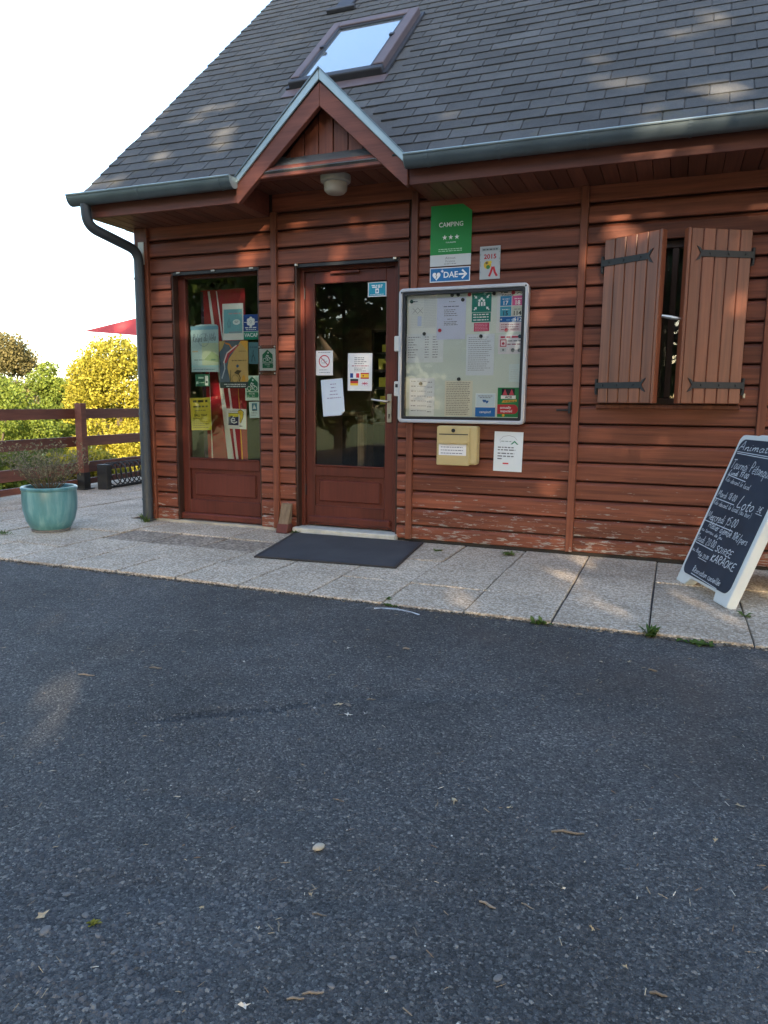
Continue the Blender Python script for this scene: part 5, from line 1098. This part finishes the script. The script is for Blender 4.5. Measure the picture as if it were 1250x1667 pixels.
def crown_points(blobs, n, seed, shell=0.55):
    rg_ = np.random.default_rng(seed); w = np.array([b_[3]*b_[4]*b_[5] for b_ in blobs])**0.7; k = rg_.choice(len(blobs), n, p=w/w.sum())
    d = rg_.normal(size=(n, 3)); d /= np.linalg.norm(d, axis=1)[:, None]; r = shell+(1-shell)*rg_.random(n)**0.6; r *= 0.85+0.3*rg_.random(n)
    B_ = np.array(blobs); return B_[k, :3]+d*r[:, None]*B_[k, 3:6]
def blobs_for(c, rx, ry, rz_, n, rs, seed, cone=0.0):
    rg_ = random.Random(seed); out = []
    for i in range(n):
        t = rg_.random(); a = rg_.random()*6.283; zz = rg_.uniform(-1, 1); q = math.sqrt(max(0, 1-zz*zz))*(0.45+0.5*rg_.random())*(1-cone*(zz+1)/2)
        s_ = rs*rg_.uniform(0.6, 1.25); out.append((c[0]+rx*q*math.cos(a), c[1]+ry*q*math.sin(a), c[2]+rz_*zz*0.85, s_, s_, s_*0.75))
    return out
def tree(name, label, base, top, rx, rz_, nblob, rs, nleaf, lsize, lmat, seed, group, trunk_r=0.18, cone=0.0, shell=0.5, cz=None, low=None):
    root = thing(name, label, 'tree', base, group); rg_ = random.Random(seed); bx, by, bz = base; cz = cz if cz is not None else top-rz_
    m = MB(); pth = [(bx+rg_.uniform(-.1, .1)*i, by+rg_.uniform(-.1, .1)*i, bz-0.15+(cz+rz_*0.4-bz)*i/5) for i in range(6)]
    m.tube(pth, [trunk_r*(1-0.14*i) for i in range(6)], 9)
    bl = blobs_for((bx, by, cz), rx, rx, rz_, nblob, rs, seed, cone)
    for q in bl[:14]:
        s0 = Vector(pth[rg_.choice((2, 3, 4))]); e0 = Vector(q[:3]); m.tube([s0, (s0+e0)/2+Vector((0, 0, -0.1)), e0], [trunk_r*0.42, trunk_r*0.28, trunk_r*0.1], 6)
    obj('trunk', m, 'bark', root, norm=False, smooth=True, origin=base)
    link('crown', leaf_mesh('crown', crown_points(bl, nleaf, seed, shell)-np.array(base), lsize, seed+1, lmat), base, root)
    return root
# background trees below the terrace
BT = 'trees beyond the terrace fence'
tree('golden_tree', 'dense bright yellow-green tree behind the bicycle rack', (-15.7, 13.0, -2.9), 2.95, 2.1, 2.9, 34, 0.75, 42000, 0.05, 'leaf_gold', 21, None, 0.14, 0.45, 0.55)
tree('tall_tree', 'tall olive-brown tree with airy top, farthest beyond the fence', (-33.5, 24.5, -3.2), 4.7, 3.3, 3.9, 46, 1.0, 34000, 0.085, 'leaf_olive', 22, None, 0.25, 0.55, 0.35)
tree('round_tree', 'low rounded lime green tree in front of the tall olive tree', (-26.5, 18.0, -3.1), 2.15, 2.5, 2.3, 28, 0.8, 22000, 0.07, 'leaf_lime', 23, None, 0.2, 0.2, 0.5)
tree('slender_tree', 'pale green slender tree between the tall olive tree and the yellow tree', (-28.2, 23.0, -3.1), 3.15, 1.3, 2.6, 22, 0.6, 16000, 0.07, 'leaf_lime', 24, None, 0.16, 0.35, 0.4)
tree('far_tree', 'hazy small tree crown low on the skyline beyond the fence', (-36.0, 31.5, -3.3), 2.3, 3.2, 2.4, 26, 1.0, 16000, 0.09, 'leaf_green', 25, None, 0.2, 0.2, 0.45)
def shrub(x, y, z0, top, r, seed, mat_, label, n=4200, ls=0.045, name='shrub', group=None):
    root = thing(name, label, 'shrub', (x, y, z0), group); h = top-z0
    bl = blobs_for((x, y, z0+h*0.52), r, r, h*0.46, 14, r*0.42, seed); m = MB()
    for q in bl[:7]: m.tube([(x, y, z0-0.1), ((x+q[0])/2, (y+q[1])/2, (z0+q[2])/2), q[:3]], [0.035, 0.02, 0.008], 5)
    obj('stem', m, 'bark', root, norm=False, origin=(x, y, z0))
    link('foliage', leaf_mesh('foliage', crown_points(bl, n, seed, 0.35)-np.array((x, y, z0)), ls, seed, mat_), (x, y, z0), root)
SG = 'shrubs growing just beyond the terrace fence'
for i, (x, y, tp, r, mt_) in enumerate(((-8.6, -0.6, 0.35, 0.8, 'leaf_lime'), (-9.0, 0.9, 0.20, 0.85, 'leaf_green'), (-8.5, 2.2, 0.42, 0.7, 'leaf_lime'), (-9.6, 3.3, 0.30, 0.9, 'leaf_green'), (-8.9, 4.6, 0.10, 0.8, 'leaf_gold'), (-10.6, 5.6, 0.05, 0.9, 'leaf_gold'), (-10.4, 1.6, 0.55, 0.9, 'leaf_green'))):
    shrub(x, y, ground_z(x, y), tp, r, 40+i, mt_, {'leaf_lime': 'lime green leafy shrub just beyond the terrace fence', 'leaf_green': 'deep green leafy shrub just beyond the terrace fence', 'leaf_gold': 'yellow leaved shrub just beyond the terrace fence'}[mt_], group={'leaf_lime': 'lime', 'leaf_green': 'green', 'leaf_gold': 'yellow'}[mt_]+' '+SG)
# trees across the yard that shade the cabin front
SHADE = [(3.2, -11.5, 10.5, 3.0), (7.0, -10.5, 12.0, 3.3), (10.6, -12.0, 11.5, 3.2), (5.2, -14.5, 13.0, 3.4), (0.3, -13.4, 9.6, 2.6), (8.8, -15.5, 13.5, 3.4), (14.5, -9.0, 11.0, 3.2), (18.0, -12.5, 12.0, 3.4)]
for i, (x, y, tp, r) in enumerate(SHADE):
    tree('shade_tree', 'tall leafy tree standing across the yard opposite the cabin', (x, y, -0.03), tp, r, (tp-0.9)/2, 46, 1.25, 4300, 0.17, 'leaf_dark', 60+i, 'trees across the yard', 0.26, 0.15, 0.25)

for i, (x, y, tp, r) in enumerate(((9.3, -19.0, 17.5, 2.9), (13.2, -19.8, 17.5, 3.1), (17.2, -20.5, 17.5, 3.1))):  # unseen back row, added to keep sun flecks off the roof
    tree('shade_tree', 'unseen high-crowned tree added in the back row to shade the roof', (x, y, -0.014), tp, r, 3.1, 40, 1.2, 7500, 0.18, 'leaf_dark', 75+i, 'added high-crowned trees shading the roof', 0.3, 0.1, 0.2)
for i, (x, y, tp, r) in enumerate(((-3.6, -14.0, 7.2, 2.6), (-7.6, -12.2, 6.6, 2.6), (-11.6, -13.5, 7.4, 2.9))):
    tree('yard_tree', 'lower bushy tree in the row along the far side of the yard', (x, y, ground_z(x, y)), tp, r, (tp-0.3)/2, 40, 1.15, 9000, 0.16, 'leaf_green', 90+i, 'lower trees along the yard', 0.18, 0.1, 0.2)

# ------------------------------------------------------------------ flower pot
pot = thing('flower_pot', 'glazed turquoise flower pot on the terrace paving', 'flower pot', (-4.02, -0.76, 0))
c = (-4.02, -0.76, 0.002)
b = MB(); b.lathe([(q*0.86, z*0.88) for q, z in ((0.150, 0.0), (0.160, 0.018), (0.178, 0.03), (0.215, 0.10), (0.238, 0.20), (0.242, 0.30), (0.238, 0.372), (0.246, 0.380), (0.248, 0.398), (0.240, 0.408), (0.222, 0.408), (0.216, 0.398), (0.216, 0.34), (0.0, 0.34))], c, 40); obj('bowl', b, 'pot_glaze', pot, smooth=True)
b = MB(); b.lathe([(0.145, 0.0), (0.148, 0.014), (0.138, 0.020)], (c[0], c[1], 0.001), 32); obj('foot_ring', b, 'stone', pot)
b = MB(); b.lathe([(0.184, 0.0), (0.15, 0.012), (0.05, 0.018)], (c[0], c[1], 0.301), 24); obj('soil', b, 'soil', pot)
pl = thing('potted_shrub', 'wispy dry-looking shrub growing in the turquoise pot', 'plant', (-4.02, -0.76, 0.31))
m = MB(); rg_ = random.Random(9); LP = []
for i in range(64):
    a = rg_.random()*6.283; L = rg_.uniform(0.22, 0.43); sp = rg_.uniform(0.1, 1.05); x, y, z = c[0]+0.07*math.cos(a)*rg_.random(), c[1]+0.07*math.sin(a)*rg_.random(), 0.303
    pth = [(x, y, z)]; dx, dy = math.cos(a)*sp, math.sin(a)*sp
    for k in range(5):
        pth.append((pth[-1][0]+dx*L/5+rg_.uniform(-.008, .008), pth[-1][1]+dy*L/5+rg_.uniform(-.008, .008), pth[-1][2]+L/5*(1-0.15*sp)))
        if k > 1:
            for q in range(8): LP.append((pth[-1][0]+rg_.gauss(0, .016), pth[-1][1]+rg_.gauss(0, .016), pth[-1][2]+rg_.gauss(0, .022)))
    m.tube(pth, [0.004, 0.0035, 0.003, 0.0022, 0.0016, 0.001], 4)
obj('stem', m, plain('stem_brown', (0.11, 0.085, 0.055), 0.8), pl, norm=False, origin=(-4.02, -0.76, 0.31))
link('foliage', leaf_mesh('foliage', np.array(LP)-np.array((-4.02, -0.76, 0.31)), 0.012, 3, 'leaf_heath', 1.0, 0.4), (-4.02, -0.76, 0.31), pl)

# ------------------------------------------------------------------ terrace fence
FD = Vector((-0.0875, 1.0, 0)).normalized(); FP = Vector((-5.87, 1.535, 0)); FNn = Vector((FD.y, -FD.x, 0))
fence = thing('terrace_fence', 'brown wooden terrace fence of wide horizontal rails', 'fence', (-5.87, 1.535, 0))
def fpt(s_, d, z): p = FP+FD*s_+FNn*d; return (p.x, p.y, z)
def fbox(s0, s1, d0, d1, z0, z1):
    m = MB(); m.add([fpt(s0, d0, z0), fpt(s1, d0, z0), fpt(s1, d1, z0), fpt(s0, d1, z0), fpt(s0, d0, z1), fpt(s1, d0, z1), fpt(s1, d1, z1), fpt(s0, d1, z1)], [(0, 3, 2, 1), (4, 5, 6, 7), (0, 1, 5, 4), (1, 2, 6, 5), (2, 3, 7, 6), (3, 0, 4, 7)]); return m
for k in range(-2, 3):
    s_ = k*2.05
    po = obj('post', fbox(s_-0.048, s_+0.048, -0.045, 0.045, 0.16, 1.015), 'fence_wood', fence, bevel=0.004)
    obj('post_shoe', fbox(s_-0.054, s_+0.054, -0.052, 0.052, 0.004, 0.20), 'black_iron', po); obj('base_plate', fbox(s_-0.09, s_+0.09, -0.085, 0.085, 0.0005, 0.010), 'black_iron', po)
for k in range(-2, 2):
    for z0, z1 in ((0.832, 0.948), (0.505, 0.622), (0.188, 0.314), (0.045, 0.115)):
        obj('rail', fbox(k*2.05+0.002, (k+1)*2.05-0.002, -0.082, -0.046, z0, z1), 'fence_wood', fence, bevel=0.003)

# ------------------------------------------------------------------ bicycle rack
rk = thing('bicycle_rack', 'black spiral bicycle rack in front of the terrace fence', 'bicycle rack', fpt(1.2, 0.22, 0))
pts = []; r0 = 0.145; S0, S1 = 0.10, 2.75
for i in range(28*18+1):
    a = i/18*6.2832; s_ = S0+(S1-S0)*i/(28*18); pts.append(fpt(s_, 0.26+r0*math.cos(a)*0.9, 0.165+r0*math.sin(a)))
m = MB(); m.tube(pts, 0.008, 6); obj('spiral', m, 'black_iron', rk, norm=False, smooth=True)
for s_ in (S0-0.06, S1+0.03): obj('end_post', fbox(s_-0.042, s_+0.042, 0.19, 0.33, 0.003, 0.30), 'black_iron', rk, bevel=0.006)
obj('base_rail', fbox(S0, S1, 0.235, 0.275, 0.004, 0.022), 'black_iron', rk)

# ------------------------------------------------------------------ shade sail on the cabin's end wall
A = Vector((-8.12, 4.0, 2.125)); B_ = Vector((-3.66, 4.6, 3.35)); C_ = Vector((-3.66, 3.2, 1.30)); m = MB(); n = 14; idx = {}
for i in range(n+1):
    for j in range(n+1-i):
        k = n-i-j; a, b2, c2 = i/n, j/n, k/n; p = A*a+B_*b2+C_*c2
        cen = (A+B_+C_)/3; pull = 1-0.5*(4*a*b2*(1-c2)**2+4*a*c2*(1-b2)**2)*0.55
        p = cen+(p-cen)*pull; idx[(i, j)] = len(m.v); m.v.append(tuple(p))
for i in range(n):
    for j in range(n-i):
        m.f.append((idx[(i, j)], idx[(i+1, j)], idx[(i, j+1)]))
        if i+j < n-1: m.f.append((idx[(i+1, j)], idx[(i+1, j+1)], idx[(i, j+1)]))
m.m = [0]*len(m.f)
sail = tag(obj('shade_sail', m, 'sail_cloth', norm=False, smooth=True), 'red triangular shade sail reaching out from behind the cabin', 'shade sail')
m = MB(); m.tube([tuple(A+Vector((0.06, 0, 0))), tuple(A+Vector((-0.10, -0.02, 0.01)))], [0.012, 0.006], 8); obj('corner_ring', m, 'steel', sail)

# ------------------------------------------------------------------ weeds
def weed(x, y, z, n, L, w, label, seed, flat=0.5, mat_='leaf_weed', sx=1.0):
    rg_ = random.Random(seed); m = MB()
    for i in range(n):
        a = rg_.random()*6.283; l = L*rg_.uniform(0.45, 1.0); el = rg_.uniform(0.1, 1.2)*(1-flat)+0.15; px, py = x+rg_.gauss(0, L*0.16)*sx, y+rg_.gauss(0, L*0.12); d = Vector((math.cos(a)*math.cos(el), math.sin(a)*math.cos(el), math.sin(el))); sd_ = Vector((-math.sin(a), math.cos(a), 0))*w*rg_.uniform(0.6, 1.2)
        p0 = Vector((px, py, z)); p1 = p0+d*l*0.5+Vector((0, 0, l*0.08)); p2 = p0+d*l-Vector((0, 0, l*0.12))
        m.add([p0-sd_*0.25, p0+sd_*0.25, p1+sd_, p2, p1-sd_], [(0, 1, 2, 4), (4, 2, 3)])
    tag(obj('weed', m, mat_, norm=False, origin=(x, y, z)), label, 'weed', 'weeds in the paving joints')
weed(0.600, -1.715, -0.012, 34, 0.075, 0.012, 'tallest green weed at the asphalt edge of the paving, near the chalkboard', 1, 0.1)
weed(0.085, -1.735, -0.012, 22, 0.055, 0.010, 'small weed tuft at the asphalt edge between two wide slabs', 2, 0.4, sx=2.0)
weed(-0.387, -0.180, 0.0, 20, 0.085, 0.014, 'flat rosette weed at the wall below the laminated notice', 3, 0.85)
weed(-0.886, -0.270, 0.0, 14, 0.060, 0.009, 'flat dark weed on the slab right of the door mat', 4, 0.9)
weed(0.80, -1.755, -0.012, 30, 0.050, 0.012, 'low spreading weed along the asphalt edge in front of the chalkboard', 5, 0.75, sx=3.0)
weed(1.041, -1.217, 0.0, 9, 0.060, 0.012, 'single small weed in the joint beside the chalkboard foot', 6, 0.8)
weed(-0.735, -1.62, -0.008, 24, 0.035, 0.008, 'mossy weed in the joint in front of the door mat', 7, 0.7, sx=0.6)
weed(-0.70, -1.725, -0.012, 26, 0.035, 0.008, 'mossy weed at the asphalt edge beside the white scrape mark', 8, 0.7, sx=3)
weed(-3.585, -0.14, 0.0, 30, 0.130, 0.006, 'grass tuft at the foot of the downpipe', 9, 0.05)
weed(-4.25, -1.06, 0.0, 60, 0.070, 0.005, 'grass growing in the joint in front of the turquoise pot', 10, 0.25, sx=6)
weed(-2.155, -0.075, 0.002, 30, 0.05, 0.007, 'moss patch on the threshold beside the wooden wedge', 11, 0.5)

# ------------------------------------------------------------------ litter on the asphalt
def twig(x0, y0, x1, y1, r, label, fork=False, mat_='twig_wood'):
    z = max(ground_z(x0, y0), ground_z(x1, y1), ground_z((x0+x1)/2, (y0+y1)/2))+r*0.9; m = MB(); n = Vector((-(y1-y0), x1-x0, 0))*0.06
    m.tube([(x0, y0, z), (x0*.65+x1*.35+n.x, y0*.65+y1*.35+n.y, z+r*0.5), (x0*.3+x1*.7-n.x*.4, y0*.3+y1*.7-n.y*.4, z), (x1, y1, z)], [r*0.8, r, r*0.9, r*0.55], 6)
    if fork:
        mx, my = (x0+x1)/2, (y0+y1)/2; m.tube([(mx, my, z), (mx-(x1-x0)*.14, my+0.02, z+0.003)], [r*0.6, r*0.3], 5)
    tag(obj('twig', m, mat_, norm=False, smooth=True), label, 'twig', 'twigs lying on the asphalt')
twig(0.419, -3.484, 0.497, -3.462, 0.0034, 'longest grey forked twig lying on the open asphalt', True)
TWL = 'short thin twig lying on the dark asphalt'
for a in ((0.315, -3.799, 0.352, -3.808, .0028), (-0.054, -4.021, -0.038, -4.045, .0018), (0.000, -3.972, 0.030, -3.966, .0018), (0.665, -3.925, 0.695, -3.922, .003), (-1.25, -2.955, -1.20, -2.94, .003), (-1.45, -3.125, -1.385, -3.11, .003), (0.605, -2.195, 0.640, -2.198, .004), (0.08, -4.17, 0.115, -4.15, .0024), (0.060, -4.19, 0.088, -4.176, .0024), (-0.33, -2.90, -0.30, -2.885, .003), (0.40, -3.77, 0.43, -3.78, .0014), (0.21, -3.93, 0.225, -3.95, .0014), (-0.72, -2.36, -0.70, -2.37, .003), (-0.40, -2.33, -0.37, -2.32, .004), (0.93, -3.58, 0.95, -3.62, .0016), (0.11, -3.45, 0.12, -3.50, .0014)):
    twig(*a, TWL)
nut = MB(); zz = ground_z(-0.088, -3.768)
nut.lathe([(0.001, -0.016), (0.007, -0.012), (0.0105, -0.003), (0.0105, 0.004), (0.007, 0.012), (0.001, 0.017)], (0, 0, 0), 14)
nut.v = [(-0.088+x*0.83+z*0.55, -3.768+z*0.83-x*0.55, zz+0.0075+y*0.75) for x, y, z in nut.v]
tag(obj('nut_shell', nut, plain('shell', (0.40, 0.37, 0.31), 0.7, 0, 0.2, 120), smooth=True), 'pale oval nut shell lying alone on the asphalt', 'nut shell')
def dry_leaf(x, y, s_, seed, label, name='dry_leaf', mat_='dry_leaf', cat='leaf', group='dry leaves on the asphalt'):
    rg_ = random.Random(seed); z = ground_z(x, y)+0.004; m = MB(); n = 9; a0 = rg_.random()*6.28; v = []
    for k in range(n):
        a = 6.283*k/n; r = s_*(0.45+0.75*(k % 2)*rg_.uniform(0.6, 1.1)); v.append((x+r*math.cos(a)*math.cos(a0)-0.55*r*math.sin(a)*math.sin(a0), y+r*math.cos(a)*math.sin(a0)+0.55*r*math.sin(a)*math.cos(a0), z+rg_.uniform(-0.002, 0.007)))
    v.append((x, y, z+0.002)); m.add(v, [(k, (k+1) % n, n) for k in range(n)]); tag(obj(name, m, mat_, norm=False), label, cat, group)
DL = 'pale crumpled dry leaf lying on the asphalt'
for i, q in enumerate(((0.155, -3.448, .017), (0.869, -3.165, .018), (-0.505, -4.20, .016), (-0.40, -2.995, .022), (0.80, -3.37, .010), (-0.22, -4.05, .009), (-0.03, -3.92, .009), (0.62, -3.88, .009), (0.55, -3.80, .008), (0.30, -3.42, .010), (0.53, -2.13, .014))): dry_leaf(*q, 80+i, DL)
WC = 'tiny white chip lying on the asphalt'
for i, q in enumerate(((0.0, -4.235, .012), (0.48, -3.70, .006), (-0.08, -4.06, .006), (0.22, -4.11, .005), (-0.33, -3.06, .016), (-0.28, -3.03, .012), (-0.62, -2.42, .010), (0.42, -2.17, .010), (-0.94, -2.75, .010), (0.66, -3.40, .007))): dry_leaf(*q, 120+i, WC, 'white_chip', 'pale_chip', 'chip', 'white chips on the asphalt')
def pebble(x, y, r, seed, label):
    rg_ = random.Random(seed); m = MB(); z = ground_z(x, y); a0 = rg_.random()*6
    m.lathe([(r*0.75, 0), (r, r*0.25), (r*0.85, r*0.5), (r*0.35, r*0.66)], (0, 0, 0), 9); ca, sa = math.cos(a0), math.sin(a0)
    m.v = [(x+(px*1.25*ca-py*0.8*sa)*rg_.uniform(0.93, 1.07), y+(px*1.25*sa+py*0.8*ca)*rg_.uniform(0.93, 1.07), z+pz-0.001) for px, py, pz in m.v]
    tag(obj('pebble', m, 'stone', norm=False), label, 'pebble', 'pebbles on the asphalt')
for i, q in enumerate(((-0.467, -4.229, .012), (0.40, -3.995, .009), (-0.36, -4.20, .007), (-0.43, -4.16, .008), (-0.30, -4.22, .007), (-0.27, -4.12, .006), (0.12, -4.13, .007), (0.20, -4.02, .006), (-0.52, -4.12, .008), (-0.55, -4.05, .006))): pebble(*q, 150+i, 'grey flat pebble loose on the worn asphalt')
weed(-0.395, -4.175, ground_z(-0.395, -4.175), 34, 0.014, 0.003, 'yellow-green moss tuft growing on the worn asphalt', 12, 0.5, 'leaf_gold', 1.2)

# ------------------------------------------------------------------ things inside the entrance, seen through the glass
shf = thing('leaflet_shelf', 'dark wooden leaflet rack seen through the door glass', 'shelf', (-1.76, 0.82, 0.012))
b = MB(); b.box(-1.86, -1.835, 0.8, 1.05, 0.013, 1.68); obj('side_panel', b, 'dark_wood', shf); b = MB(); b.box(-1.62, -1.595, 0.8, 1.05, 0.013, 1.68); obj('side_panel', b, 'dark_wood', shf)
for z in (0.86, 1.02, 1.17, 1.32, 1.47, 1.655): b = MB(); b.box(-1.835, -1.62, 0.8, 1.05, z, z+0.018); obj('shelf_board', b, 'dark_wood', shf)
for z, h in ((1.04, 0.07), (1.19, 0.08), (1.34, 0.05), (1.34, 0.09), (1.49, 0.06)):
    x = -1.80+0.07*random.random(); b = MB(); b.box(x, x+0.085, 0.805, 0.812, z-0.001, z+h); tag(obj('leaflet', b, ink((225, 205, 60))), 'yellow leaflet standing in the dark wooden rack behind the door glass', 'leaflet', 'yellow leaflets in the rack')
b = MB(); b.box(-1.86, -1.80, 0.5, 0.56, 0.013, 0.95); tag(obj('wooden_stand', b, 'raw_wood', bevel=0.004), 'pale upright wooden board seen low behind the door glass', 'post')
ct = thing('counter', 'dim reception counter seen low through the door glass', 'counter', (-2.6, 1.7, 0.012))
b = MB(); b.box(-3.3, -1.9, 1.5, 2.0, 0.013, 0.92); obj('body', b, 'dark_wood', ct); b = MB(); b.box(-3.34, -1.86, 1.46, 2.04, 0.92, 0.96); obj('top', b, 'raw_wood', ct)
